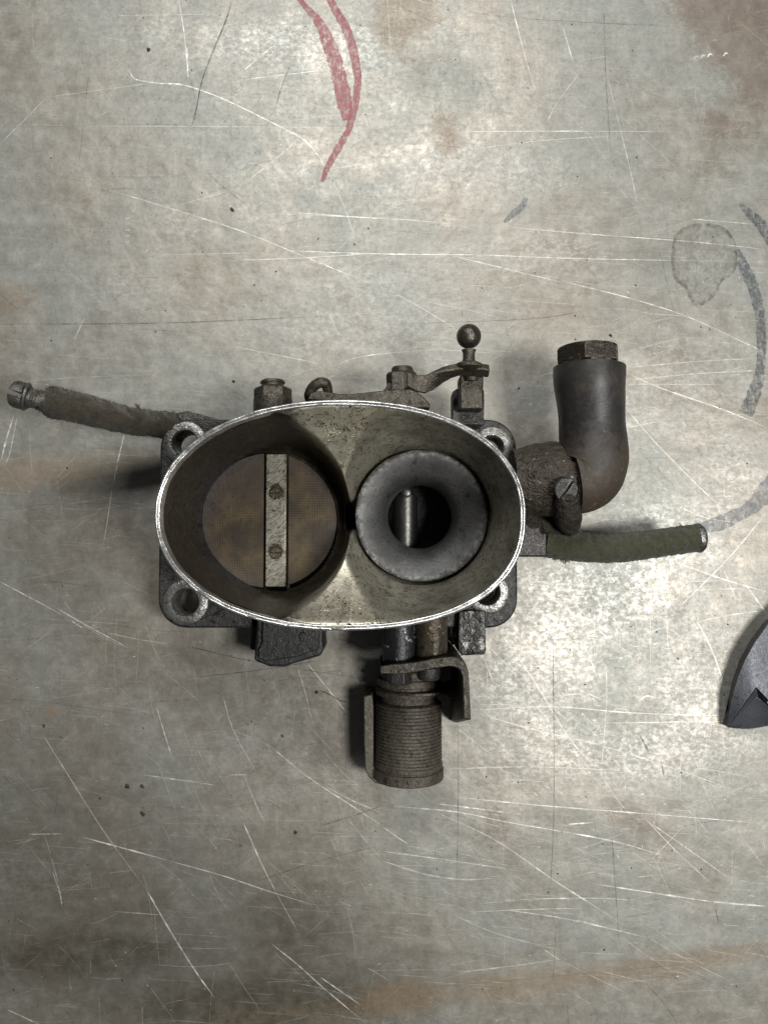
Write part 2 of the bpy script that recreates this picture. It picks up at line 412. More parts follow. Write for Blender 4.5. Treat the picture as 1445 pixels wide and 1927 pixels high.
s([(720,1555),(740,1570),(770,1590)],2.6,.8); s([(1095,1410),(1150,1340),(1180,1335)],2.2,.5); s([(1060,1285),(1140,1320)],1.8,.6); s([(1140,1250),(1140,1330),(1128,1480)],2,.5)
s([(80,1380),(130,1460),(200,1570),(275,1672)],2.6,.55); s([(275,1672),(320,1750),(370,1830),(405,1878)],3.0,.85); s([(155,1575),(240,1598),(320,1620)],3.0,.85); s([(320,1620),(420,1648),(500,1675),(590,1703)],2.6,.8)
s([(457,1545),(490,1620),(520,1680)],2.8,.9); s([(520,1680),(560,1752)],2,.5); s([(510,1775),(560,1815),(610,1860),(690,1927)],2.8,.9); s([(602,1838),(680,1892)],2.8,.8)
s([(510,1405),(580,1462),(660,1515),(722,1556)],3.2,.85); s([(610,1478),(660,1505),(720,1530)],2.6,.7); s([(295,1330),(310,1380),(326,1430)],2.2,.8); s([(420,1310),(440,1375),(485,1458)],2.8,.6)
s([(435,1458),(465,1458)],3,.6); s([(460,1460),(480,1510),(500,1550)],2.6,.5); s([(0,1094),(60,1126),(118,1157)],2.6,.85); s([(104,1143),(170,1180),(243,1220)],2.6,.85); s([(136,1169),(158,1183)],2.8,.8)
s([(200,1190),(260,1203),(320,1212)],1.8,.5); s([(15,1900),(80,1930)],2.8,.7); s([(580,1250),(620,1300),(655,1345)],2.8,.8); s([(560,1255),(575,1305),(590,1370)],2.4,.6); s([(270,1458),(340,1468),(410,1478)],2,.7)
s([(54,1570),(120,1569)],2.4,.6); s([(215,1715),(310,1722)],2.2,.5); s([(100,1640),(113,1680),(118,1708)],2.6,.7); s([(85,1570),(110,1660),(118,1700)],2,.4); s([(27,782),(12,830),(3,868)],3.4,.9); s([(33,785),(20,850),(12,872)],2.8,.8)
s([(235,815),(222,870),(213,915)],2.8,.95); s([(211,920),(203,980),(195,1025)],2.2,.7); s([(440,652),(520,668),(612,686)],2.2,.75); s([(640,682),(700,668),(850,655)],1.8,.55); s([(630,705),(615,715)],2,.5)
s([(620,590),(645,650)],1.6,.5); s([(0,722),(150,710),(300,705)],1.5,.4); s([(140,640),(160,598)],2.2,.7); s([(460,345),(530,290),(560,262)],1.8,.5); s([(340,385),(430,360)],1.8,.5); s([(300,480),(500,475)],1.6,.5)
s([(105,1140),(180,1190),(240,1222)],1.6,.4); s([(980,1000),(1040,1015),(1060,1016)],2.6,.8); s([(1275,1060),(1360,1090),(1445,1115)],3,.85); s([(1280,1140),(1370,1050),(1445,960)],3,.7); s([(1360,1070),(1385,1130)],3,.7)
s([(1280,955),(1330,975),(1400,985)],2.2,.7); s([(975,1100),(1030,1060)],2.6,.6); s([(960,1170),(1010,1240)],2,.7); s([(1040,1080),(1120,1180),(1200,1240)],1.8,.5); s([(900,1210),(930,1290)],2,.6); s([(660,1120),(675,1130)],1,.1)
s([(860,1370),(930,1425)],2.2,.6); s([(730,1380),(760,1460)],1,.1); s([(842,1600),(1000,1640)],1.5,.4); s([(1052,1330),(1060,1310),(1100,1305)],2,.5); s([(1200,1320),(1215,1310),(1230,1312)],3,.9)
for k in range(4): s([(1304+k*13+(17 if k==3 else 0), 112-k*2),(1309+k*13+(17 if k==3 else 0), 106-k*2),(1314+k*13+(17 if k==3 else 0), 108-k*2)], 4, 1)
for k in range(5): s([(236,412+k*11),(246,410+k*11)], 3, .5)
def rand_lines(n, w, a, region=(0,1445,0,1927), ang=None, ln=(20,200)):
    for _ in range(n):
        x = random.uniform(region[0], region[1]); y = random.uniform(region[2], region[3])
        th = R(random.choice([random.gauss(4, 5), random.gauss(10, 8), random.gauss(40, 10), random.gauss(92, 6), random.gauss(60, 12), random.gauss(-25, 14), random.gauss(-8, 5)]) if ang is None else random.gauss(*ang))
        L = random.uniform(*ln)*random.uniform(.4, 1); c = random.gauss(0, .04)*L
        dx, dy = math.cos(th)*L/2, math.sin(th)*L/2
        s([(x-dx, y-dy), (x-dy/L*c, y+dx/L*c), (x+dx, y+dy)], random.uniform(.7, 1.3)*w, random.uniform(.3, 1)*a)
rand_lines(900, 1.0, .42, (-200,1650,-200,2100)); rand_lines(330, 1.5, .38, (-200,1650,-200,2100)); rand_lines(150, 1.4, .6, (900,1445,1000,1650)); rand_lines(110, 1.3, .5, (600,1445,1450,1927), (14, 12)); rand_lines(120, 1.3, .45, (600,1445,380,1000), (3, 12))
rand_lines(60, 1.3, .4, (250,700,1200,1700), (58, 16)); rand_lines(260, 1.1, .7, (940,1445,1040,1560), None, (10, 60)); rand_lines(120, 1.0, .6, (1180,1445,640,1040), None, (10, 60)); rand_lines(160, .9, .6, (700,1445,1500,1760), (12, 10), (15, 90)); rand_lines(240, 2.2, .75, (0,1445,0,1927), None, (3, 11)); rand_lines(140, 2.6, .9, (950,1445,700,1700), None, (3, 12))
m_scr = scratch_mat('bright_scratch', srgb(244, 242, 234), 0.4)
o = link('scratches', ribbons(B, 0.004), m_scr, bench, smooth=None, stuff=True, fixn=False)
B = []
s([(437,0),(425,40),(400,100),(380,155),(368,215),(360,240)],3.2,.75); s([(548,118),(530,165),(515,215)],2.6,.6); s([(385,320),(430,360),(470,390)],2.6,.4); s([(0,240),(300,234),(400,244)],1.6,.3)
s([(0,610),(300,608),(640,594)],2.0,.6); s([(350,1215),(480,1245),(700,1280)],2.0,.55); s([(360,1275),(480,1262),(620,1240)],2,.5); s([(0,1315),(80,1320),(250,1345)],1.5,.4); s([(1135,0),(1140,160),(1150,300)],2.6,.35)
s([(1040,1200),(1042,1500),(1034,1700)],2.2,.45); s([(1045,1750),(1040,1850)],2,.4); s([(1150,1560),(1165,1780)],2.6,.4); s([(860,1200),(862,1500),(858,1700)],2.2,.4); s([(760,610),(1000,600),(1100,585)],2,.4)
s([(600,1555),(680,1530),(720,1515)],2.6,.5); s([(480,1660),(600,1620),(720,1590)],2,.4); s([(700,1865),(900,1850),(1445,1800)],1.6,.2); s([(1204,1385),(1222,1418)],5,.6); s([(1245,1440),(1248,1460)],4,.6); s([(1345,1710),(1352,1738)],3.4,.6)
s([(0,1210),(150,1190),(270,1165)],1.6,.3); s([(60,950),(290,945)],1.6,.25); s([(600,1298),(620,1307),(640,1318),(662,1323)],2.8,.9); s([(860,20),(1000,36),(1300,52)],1.6,.4); s([(1240,470),(1270,600)],2,.3)
for px, py, l in [(280,93,6),(437,395,7),(240,1480,7),(268,1480,6),(268,1531,7),(83,1366,4),(115,1387,3),(189,1503,4),(596,1302,5),(531,1385,5),(497,1280,3),(556,1566,5),(214,1776,3),(270,1370,3),(545,1351,3),(667,460,4),(435,1234,2),(1148,632,5),(1335,620,3),(1318,616,3)]:
    s([(px-l*.5, py-l*.6),(px+l*.1, py),(px+l*.5, py+l*.6)], l*1.1, 1)
rand_lines(420, 1.3, .38, (-200,1650,-200,2100)); rand_lines(150, 2.2, .55, (0,1445,0,1927), None, (2, 8))
for k in range(70):
    s([(0,0),(1,1)],1,.01) if False else None
link('dark_scuffs', ribbons(B, 0.009), scratch_mat('dark_scuff', srgb(46, 43, 38), 0.0), bench, smooth=None, stuff=True, fixn=False)

# ---- paint strokes on the bench
def paint_stroke(name, strokes, col, solid, z, label, seed):
    V, F, A = [], [], []
    for P in strokes:
        Q = spline([[*pw(p[0], p[1]), p[2]*S0] for p in P], 12); n = len(Q); m = 9; base = len(V)
        for i, q in enumerate(Q):
            d = (Q[min(i+1, n-1)] - Q[max(i-1, 0)])[:2]; d = d/(np.linalg.norm(d)+1e-9); nn = np.array([-d[1], d[0]])
            for j in range(m):
                u = j/(m-1)*2-1; ww = q[2]*0.5*(1+.25*mnoise.noise(Vector((seed, i*.5, u))))
                V.append((q[0]+nn[0]*ww*u, q[1]+nn[1]*ww*u, z + 0.008*(1-u*u))); A.append((1-u*u)**.7)
            if i:
                for j in range(m-1): k = base+i*m+j; F.append((k-m, k-m+1, k+1, k))
        
    me = mesh_from(V, F); at = me.attributes.new('edge', 'FLOAT', 'POINT'); at.data.foreach_set('value', np.array(A, np.float32))
    t = NT(name+'_paint'); v = t.coord()
    e = t.rng(t.attr('edge').outputs['Fac'], 0, 0.5)
    nz = t.noise(v, 4.5, 9, 0.8, .4); nz2 = t.noise(t.mapping(v, scale=(1, .2, 1)), 9, 4, .7)
    al = t.rng(t.math('ADD', e, t.math('ADD', t.math('MULTIPLY', nz, 1.9), t.math('MULTIPLY', nz2, .9))), solid-.1, solid+0.5)
    t.put(t.b.inputs['Base Color'], t.mix(t.rng(nz2, .35, .65), col[0], col[1])); t.put(t.b.inputs['Roughness'], 0.45)
    t.put(t.b.inputs['Alpha'], t.math('MULTIPLY', al, col[2]))
    t.put(t.b.inputs['Normal'], t.bump(nz, .3, .02))
    o = link(name, me, t.m, bench, smooth=60, fixn=False); o['label'] = label
    return o
paint_stroke('paint_mark', [[(552,-14,12),(575,12,13),(600,42,22),(622,90,34),(637,140,33),(648,190,36),(653,226,20)],
                            [(614,-14,17),(632,20,18),(654,60,22),(670,120,20),(673,160,17),(666,205,18),(655,245,15),(636,280,16),(618,312,14),(606,342,9)]],
             (srgb(166, 66, 76), srgb(146, 56, 66), .93), 2.16, 0.012, 'two curved strokes of red paint', 1.0)
paint_stroke('paint_mark', [[(1385,470,12),(1400,505,26),(1416,540,26),(1428,590,24),(1432,640,22),(1430,690,22),(1420,735,30),(1402,780,34)],
                            [(1392,385,8),(1412,405,22),(1432,425,26),(1460,470,26)]],
             (srgb(56, 65, 76), srgb(70, 80, 92), .8), 2.26, 0.012, 'long worn stroke of dark blue paint', 2.0)
paint_stroke('paint_mark', [[(1470,895,50),(1440,928,46),(1405,960,30),(1350,985,34),(1300,998,16)],[(990,372,8),(982,388,16),(966,402,16),(948,418,8)]],
             (srgb(92, 100, 112), srgb(104, 110, 122), .6), 2.16, 0.012, 'faint smear of blue paint', 3.0)
# dried ring of residue
def residue():
    P = [(1262,470),(1270,440),(1290,425),(1320,420),(1350,423),(1372,436),(1385,465),(1386,500),(1376,518),(1358,530),(1348,552),(1330,570),(1310,578),(1296,562),(1290,545),(1270,528),(1262,500)]
    cx, cy = 1322, 490; Q = spline([list(p) for p in P+[P[0]]], 6)[:-1]
    V, F, A = [], [], []; n = len(Q)
    for k in range(8):
        f = [0.02, .3, .55, .75, .86, .93, .97, 1.0][k]
        for q in Q:
            x, y = pw(cx+(q[0]-cx)*f, cy+(q[1]-cy)*f)
            hz = .013 + .014*math.exp(-((f-.94)/.05)**2)
            V.append((x, y, hz if f < 1 else 0.006)); A.append(math.exp(-((f-.95)/.04)**2))
    for k in range(7):
        for i in range(n): F.append((k*n+i, k*n+(i+1)%n, (k+1)*n+(i+1)%n, (k+1)*n+i))
    F.append(tuple(range(n)))
    me = mesh_from(V, F); at = me.attributes.new('edge', 'FLOAT', 'POINT'); at.data.foreach_set('value', np.array(A, np.float32))
    t = NT('dried_residue'); v = t.coord()
    nz = t.noise(v, 3.5, 8, .75, .8); w = t.rng(t.noise(v, 1.6, 4, .6, 1.5), .45, .5); 
    col = t.mix(t.rng(nz, .4, .6), srgb(146, 142, 133), srgb(112, 105, 97)); col = t.mix(t.rng(t.attr('edge').outputs['Fac'], 0.1, 1, 0, .6), col, srgb(88, 80, 73))
    t.put(t.b.inputs['Base Color'], col); t.put(t.b.inputs['Roughness'], .5); t.put(t.b.inputs['Metallic'], .25)
    t.put(t.b.inputs['Alpha'], t.math('ADD', t.rng(nz, .44, .64, .0, .3), t.math('MULTIPLY', t.attr('edge').outputs['Fac'], t.rng(nz, .38, .58, 0, .42)))); t.put(t.b.inputs['Normal'], t.bump(t.noise(v, 2.2, 6, .7, 1.5), .9, .05))
    o = link('dried_residue', me, t.m, bench, smooth=60, fixn=False); o['label'] = 'round patch of dried residue with a dark outline'
residue()

# ------------------------------------------------------------------ materials for the castings
M_rim = grimy('polished_rim_alloy', srgb(222,222,220), srgb(180,180,178), srgb(70,64,57), 0.9, 0.30, 1.0, .665, 3.5, .12, 16, dark=srgb(132,129,123), dark_amt=.58, rough_var=.12)
M_cast = grimy('dirty_cast_alloy', srgb(52,50,46), srgb(74,71,64), srgb(104,101,94), 0.55, 0.5, 2.2, .62, 7, .5, 22, dark=srgb(26,24,21), dark_amt=.55)
M_castdark = grimy('dark_cast_alloy', srgb(50,49,48), srgb(68,67,64), srgb(122,120,114), 0.5, 0.48, 2.2, .66, 9, .5, 22, dark=srgb(24,23,22), dark_amt=.55, edge=srgb(150,148,142))
M_lug = grimy('grey_cast_lug', srgb(96,95,92), srgb(72,70,66), srgb(130,128,122), .6, .42, 2.5, .62, 8, .45, 22, dark=srgb(44,41,37), dark_amt=.56)
M_boss = grimy('machined_boss_alloy', srgb(150,150,148), srgb(112,110,104), srgb(60,56,50), 0.75, 0.36, 2.5, .6, 9, .35, 25, dark=srgb(84,80,74), dark_amt=.56)
M_oily = grimy('oily_steel', srgb(62,58,51), srgb(80,75,66), srgb(124,110,88), 0.6, 0.46, 2.6, .64, 8, .5, 22, dark=srgb(44,39,33), dark_amt=.54, edge=srgb(128,120,106))
M_rubber = grimy('black_rubber', srgb(36,35,34), srgb(46,44,41), srgb(116,94,62), 0.0, 0.37, 2.2, .62, 7, .08, 14, dark=srgb(62,54,43), dark_amt=.565, rough_var=.12)
M_crust = grimy('caked_oily_dirt', srgb(58,50,41), srgb(40,35,30), srgb(96,78,56), 0.1, 0.62, 2.0, .62, 6, 1.0, 14, dark=srgb(22,20,18), dark_amt=.52, bdist=.08)
M_brass = grimy('blackened_plug_metal', srgb(58,53,45), srgb(44,41,36), srgb(104,92,72), 0.55, 0.42, 2.4, .62, 8, .5, 20, dark=srgb(30,27,23), dark_amt=.56, edge=srgb(168,158,138))
M_plastic = grimy('black_plastic', srgb(32,33,34), srgb(42,42,41), srgb(66,60,50), 0.0, 0.5, 2.0, .66, 8, .45, 24, dark=srgb(22,22,22), dark_amt=.5)
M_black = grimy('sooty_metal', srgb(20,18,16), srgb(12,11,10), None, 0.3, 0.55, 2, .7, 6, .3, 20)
M_shaft = grimy('polished_shaft_steel', srgb(96,96,93), srgb(80,80,77), None, 0.9, 0.38, 2, .7, 6, .1, 26, dark=srgb(70,68,62), dark_amt=.62, rough_var=.05)
M_tool = grimy('phosphated_tool_steel', srgb(78,80,86), srgb(68,70,76), srgb(110,112,118), 0.4, 0.45, 1.6, .64, 14, .15, 30, rough_var=.1, dark=srgb(50,50,53), dark_amt=.56, edge=srgb(130,132,138))
M_coil = grimy('rusty_barrel_steel', srgb(82,76,66), srgb(64,60,53), srgb(128,112,88), 0.35, 0.56, 2.0, .62, 9, .6, 22, dark=srgb(42,38,32), dark_amt=.55)

def funnel_material():
    t = NT('funnel_interior_alloy'); v = t.coord()
    g = t.attr('soot').outputs['Fac']
    n1 = t.noise(v, 1.3, 6, .65); n2 = t.noise(v, 7, 7, .75)
    clean = t.mix(t.rng(n1, .35, .65), srgb(218,213,195), srgb(178,173,156))
    # crackled dirt lines and specks
    cr = t.rng(t.voro(t.mapping(v, loc=(0, 0, 0)), 2.6, 'DISTANCE_TO_EDGE'), 0.0, .035, 1, 0)
    wv = t.n('ShaderNodeMix', data_type='VECTOR'); wv.inputs['Factor'].default_value = .5
    nv = t.n('ShaderNodeTexNoise'); nv.inputs['Scale'].default_value = 3; t.put(nv.inputs['Vector'], v)
    t.put(wv.inputs[4], v); t.put(wv.inputs[5], nv.outputs['Color'])
    cr2 = t.rng(t.voro(wv.outputs[1], 5.5, 'DISTANCE_TO_EDGE'), 0.0, .05, 1, 0)
    crk = t.math('MULTIPLY', cr2, t.rng(t.noise(v, 1.7, 3, .6), .5, .6))
    sp = t.rng(n2, .56, .60)
    sp2 = t.rng(t.noise(t.mapping(v, loc=(3, 3, 3)), 16, 5, .8), .6, .65)
    clean = t.mix(t.rng(t.noise(t.mapping(v, loc=(5,1,2)), 2.6, 7, .75), .52, .64, 0, .55), clean, srgb(98,90,74))
    col = t.mix(t.math('MULTIPLY', crk, .85), clean, srgb(44,38,30)); col = t.mix(t.math('MULTIPLY', sp, .75), col, srgb(62,55,44)); col = t.mix(t.math('MULTIPLY', sp2, .85), col, srgb(34,31,26))
    sooty = t.mix(t.rng(n1, .35, .65), srgb(48,43,34), srgb(36,33,27))
    sooty = t.mix(t.rng(t.noise(t.mapping(v, loc=(2,2,2)), 3.2, 6, .75), .5, .66, 0, .6), sooty, srgb(84,74,56))
    sooty = t.mix(t.rng(n2, .55, .65, 0, .8), sooty, srgb(24,22,18))
    lt = t.rng(t.voro(v, 6.5), .035, .06, 1, 0)
    sooty = t.mix(t.math('MULTIPLY', lt, t.rng(t.noise(v, 2, 2), .5, .6)), sooty, srgb(170,164,148))
    gf = t.rng(t.math('ADD', g, t.rng(n1, .3, .7, -.12, .12)), .1, .9)
    col = t.mix(gf, col, sooty)
    t.put(t.b.inputs['Base Color'], col)
    t.put(t.b.inputs['Metallic'], t.rng(gf, 0, 1, .85, .3)); t.put(t.b.inputs['Roughness'], t.rng(n2, .3, .7, .33, .52))
    h = t.math('SUBTRACT', t.math('MULTIPLY', n2, .8), crk)
    t.put(t.b.inputs['Normal'], t.bump(h, .5, .03))
    return t.m
M_funnel = funnel_material()

def plate_material():
    t = NT('stained_throttle_plate'); v = t.coord()
    sep = t.n('ShaderNodeSeparateXYZ'); t.put(sep.inputs[0], v)
    sx = t.math('SINE', t.math('MULTIPLY', sep.outputs[0], 2*math.pi/.088)); sy = t.math('SINE', t.math('MULTIPLY', sep.outputs[1], 2*math.pi/.088))
    dots = t.math('MULTIPLY', t.rng(sx, -1, 1, 0.3, 1), t.rng(sy, -1, 1, 0.3, 1))
    n1 = t.noise(v, .7, 5, .6); n2 = t.noise(v, 6, 6, .7)
    col = t.mix(t.rng(n1, .38, .62), srgb(94,80,54), srgb(58,49,37))
    col = t.mix(t.math('MULTIPLY', t.rng(dots, .1, .9, .7, 0), t.rng(t.noise(v, 1.3, 4, .7), .35, .6, .25, 1)), col, srgb(46,37,28))
    pur = t.attr('bloom').outputs['Fac']
    col = t.mix(t.rng(pur, 0, 1, 0, .85), col, t.mix(t.rng(n2, .4, .6), srgb(74,68,66), srgb(54,49,48)))
    col = t.mix(t.rng(n2, .6, .66, 0, .8), col, srgb(34,28,24))
    col = t.mix(t.rng(t.noise(t.mapping(v, scale=(1, 2.5, 1)), 2.5, 6, .7), .56, .7, 0, .6), col, srgb(58,48,40))
    t.put(t.b.inputs['Base Color'], col); t.put(t.b.inputs['Metallic'], .2); t.put(t.b.inputs['Roughness'], t.rng(n2, .3, .7, .38, .6))
    t.put(t.b.inputs['Normal'], t.bump(t.math('ADD', dots, n2), .25, .015))
    return t.m
M_plate = plate_material()

def venturi_material():
    t = NT('venturi_grey_alloy'); v = t.coord()
    n1 = t.noise(v, 1.2, 5, .6); n2 = t.noise(v, 12, 6, .8); e = t.attr('lip').outputs['Fac']
    col = t.mix(t.rng(n1, .35, .65), srgb(78,78,77), srgb(58,58,57)); col = t.mix(t.rng(n2, .5, .6, 0, .75), col, srgb(30,30,29))
    col = t.mix(t.math('MULTIPLY', t.rng(e, 0, 1), t.rng(t.noise(v, 6, 7, .85), .48, .64)), col, srgb(156,156,154))  # pale specks paint the lip's highlight into the colour
    col = t.mix(t.math('MULTIPLY', t.rng(t.noise(v, 2.4, 5, .75, .5), .62, .66), .9), col, srgb(24,24,24))
    t.put(t.b.inputs['Base Color'], col); t.put(t.b.inputs['Metallic'], .35); t.put(t.b.inputs['Roughness'], t.rng(n2, .3, .7, .42, .6))
    t.put(t.b.inputs['Normal'], t.bump(n2, .35, .02)); return t.m
M_venturi = venturi_material()

def bar_material():
    t = NT('brushed_spindle_alloy'); v = t.coord()
    st = t.noise(t.mapping(t.mapping(v, rot=(0, 0, R(-38))), scale=(1.4, 7, 1)), 3.0, 8, .8, .8)
    col = t.mix(t.rng(st, .42, .58), srgb(98,94,82), srgb(168,164,150)); col = t.mix(t.rng(t.noise(v, 5, 6, .75), .56, .62, 0, .85), col, srgb(52,46,36))
    for sy in (.99, -1.09):
        vd = t.n('ShaderNodeVectorMath', operation='DISTANCE'); t.put(vd.inputs[0], v); vd.inputs[1].default_value = (0, sy, .2)
        ring = t.math('SUBTRACT', t.rng(vd.outputs['Value'], .20, .42, 1, 0), t.rng(t.noise(v, 6, 5, .8), .3, .7, 0, .9))
        col = t.mix(t.rng(ring, .1, .4, 0, .9), col, srgb(40,35,27))
    t.put(t.b.inputs['Base Color'], col); t.put(t.b.inputs['Metallic'], .6); t.put(t.b.inputs['Roughness'], .38)
    t.put(t.b.inputs['Normal'], t.bump(st, .4, .02)); return t.m
M_bar = bar_material()

def fabric(name, c1, c2, c3):
    t = NT(name); v = t.coord()
    fz = t.noise(t.mapping(t.mapping(v, rot=(0, 0, R(32))), scale=(1, 2.6, 1)), 9, 6, .8, .3); n2 = t.noise(v, 1.8, 5, .7)
    col = t.mix(t.rng(fz, .38, .62), c1, c2); col = t.mix(t.rng(n2, .45, .65), col, c3)
    t.put(t.b.inputs['Base Color'], col); t.put(t.b.inputs['Roughness'], .95); t.put(t.b.inputs['Specular IOR Level'], .15)
    t.put(t.b.inputs['Sheen Weight'], .25)
    t.put(t.b.inputs['Normal'], t.bump(fz, .9, .06)); return t.m
M_green = fabric('green_braided_cloth', srgb(78,80,60), srgb(48,50,38), srgb(62,58,47))
M_brown = fabric('dirty_brown_cloth', srgb(74,68,56), srgb(48,44,36), srgb(44,40,33))
M_lintg = grimy('green_lint', srgb(84,86,62), srgb(58,60,44), None, 0, .95, 4, bump=0)
M_lintb = grimy('brown_lint', srgb(76,70,56), srgb(52,47,37), None, 0, .95, 4, bump=0)

# ------------------------------------------------------------------ throttle body
body = empty('throttle_body', (-1.2, -0.2, 0))
body['label'] = 'oily twin bore throttle body with bright oval rim standing on the scratched metal bench'
body['category'] = 'throttle body'

RC = wxy(640, 968, 7.1); RA, RB = 5.515, 3.44; ZR = 7.5
def sup(th, a, b):
    c, s_ = math.cos(th), math.sin(th)
    n = 2.12 if c < 0 else (2.2 if s_ > 0 else 2.36)
    return (RC[0] + a*math.copysign(abs(c)**(2/n), c), RC[1] + b*math.copysign(abs(s_)**(2/n), s_))
NS = 192
def supring(d, z, n=NS, wob=0): return [(*sup(2*math.pi*i/n, RA-d, RB-d), z) for i in range(n)]

# outer shell of the air horn
sh = [supring(.0, 6.74), supring(.05, 6.6), supring(.12, 5.5), supring(.25, 4.0), supring(.45, 2.9), supring(.5, 2.1)]
V, F = rings(sh, False, False); link('air_horn_shell', mesh_from(V, F), M_castdark, body, smooth=50)
# rim: stepped lip that closes onto the interior
pr = [(.0,6.74),(.0,7.03),(.02,7.09),(.055,7.115),(.09,7.10),(.102,7.06),(.112,7.06),(.122,7.085),(.145,7.09),(.165,7.07),(.175,7.02),(.178,6.74)]
rr = []
for d, z in pr:
    ring = supring(d, z); 
    rr.append([(x + 0.012*mnoise.noise(Vector((x*2.2, y*2.2, d*8))), y + .012*mnoise.noise(Vector((x*2.2+7, y*2.2, d*8))), z + .022*mnoise.noise(Vector((x*3, y*3, d*14)))) for x, y, z in ring])
V, F = rings(rr, False, False); link('rim', mesh_from(V, F), M_rim, body, smooth=70)

# interior surface
CL = wxy(507, 981, 3.0); CL = (CL[0], CL[1]+.035); rL = 2.385; zL = 2.75
CRR = wxy(793, 970, 4.45); rR = 2.24; zRb = 3.95
XS = -1.02
def ray_sup(c, phi, d=.165):
    lo, hi = 0.0, 12.0
    a, b = RA-d, RB-d
    for _ in range(40):
        m = (lo+hi)/2; x = c[0]+m*math.cos(phi)-RC[0]; y = c[1]+m*math.sin(phi)-RC[1]
        n = 2.12 if x < 0 else (2.2 if y > 0 else 2.36)
        q = (abs(x)/a)**n + (abs(y)/b)**n
        if q < 1: lo = m
        else: hi = m
    return lo
PH = np.linspace(-math.pi, math.pi, 721)
BRL = np.array([ray_sup(CL, p) for p in PH]); BRR = np.array([ray_sup(CRR, p) for p in PH])
YS = wxy(665, 972, 4.5)[1]
def sstep(t): t = min(1, max(0, t)); return t*t*(3-2*t)
def zsurf(x, y):
    dx, dy = x-RC[0], y-RC[1]; a, b = RA-.165, RB-.165
    e = (abs(dx/a)**2.2+abs(dy/b)**2.2)**(1/2.2)
    ph = math.atan2(y-CL[1], x-CL[0]); wl = sstep((.52-math.cos(ph))/1.15)
    bowl = 5.05 + 1.95*min(e, 1.05)**2.3 + 5.0*wl
    r = math.hypot(x-CL[0], y-CL[1]); B_ = np.interp(ph, PH, BRL)
    q = max(r-rL, 0); wB = max(B_-rL, 0)+.02
    cl = zL + wl*4.45*(q/wB)**1.25 + (1-wl)*2.15*(q/.62)**2.6
    r2 = math.hypot(x-CRR[0], y-CRR[1]); ph2 = math.atan2(y-CRR[1], x-CRR[0]); B2 = np.interp(ph2, PH, BRR)
    k2 = max(2.4, 3.1/(max(B2-rR, 0)+.03)); cr = zRb + max(r2-rR, 0)*k2
    K = 13.0; m = min(bowl, cl, cr)
    z = m - math.log(math.exp(-K*(bowl-m))+math.exp(-K*(cl-m))+math.exp(-K*(cr-m)))/K
    ff = (q/wB)**8 if x < XS else (max(r2-rR, 0)/(max(B2-rR, 0)+.02))**8
    z = min(z, 7.0); z += (7.0-z)*min(1, ff)
    z -= 1.9*math.exp(-((y-YS)/.47)**6)*math.exp(-((x-XS)/.26)**4)
    return z
def patch(c, r0, side):
    n, m = 240, 54; V, F, A = [], [], []
    zb = zL if side < 0 else zRb
    for i in range(n):
        ph = -math.pi + 2*math.pi*i/n; cx_, sx_ = math.cos(ph), math.sin(ph)
        B_ = ray_sup(c, ph)
        if side < 0 and cx_ > 0: B_ = min(B_, (XS-c[0])/cx_)
        if side > 0 and cx_ < 0: B_ = min(B_, (XS-c[0])/cx_)
        B_ = max(B_, r0+.002)
        # two rings of straight bore below
        for zz in (0.6, zb-.05):
            V.append((c[0]+r0*cx_, c[1]+r0*sx_, zz)); A.append(1.0)
        for j in range(m):
            u = j/(m-1); r = r0 + (B_-r0)*u; x, y = c[0]+r*cx_, c[1]+r*sx_
            z = zsurf(x, y)
            z += .012*mnoise.noise(Vector((x*1.7, y*1.7, z*1.7)))
            if j == 0: z = min(z, zb)
            V.append((x, y, z))
            # soot: bores are coated, the saddle between them is scrubbed
            cl = math.hypot(x-CL[0], y-CL[1]); wall = z
            sad = math.exp(-(((x-XS+.1)/1.5)**4)) * sstep((cl-2.9)/.2)
            if side < 0: g = 1 - .95*sad
            else:
                rr_ = math.hypot(x-CRR[0], y-CRR[1])
                g = .42 - .46*math.exp(-(((x-XS)/1.45)**4))*sstep((rr_-2.32)/.3) + .12*max(0, (z-6)/1.5)
            A.append(g)
    q = m+2
    for i in range(n):
        i2 = (i+1) % n
        for j in range(q-1): F.append((i*q+j, i2*q+j, i2*q+j+1, i*q+j+1))
    me = mesh_from(V, F); at = me.attributes.new('soot', 'FLOAT', 'POINT'); at.data.foreach_set('value', np.array(A, np.float32)); return me
o = link('bore_wall', patch(CL, rL, -1), M_funnel, body, smooth=80, fixn=False); o['label'] = 'soot coated wall of the larger open bore'
o = link('bore_wall', patch(CRR, rR, 1), M_funnel, body, smooth=80, fixn=False); o['label'] = 'speckled wall around the venturi'

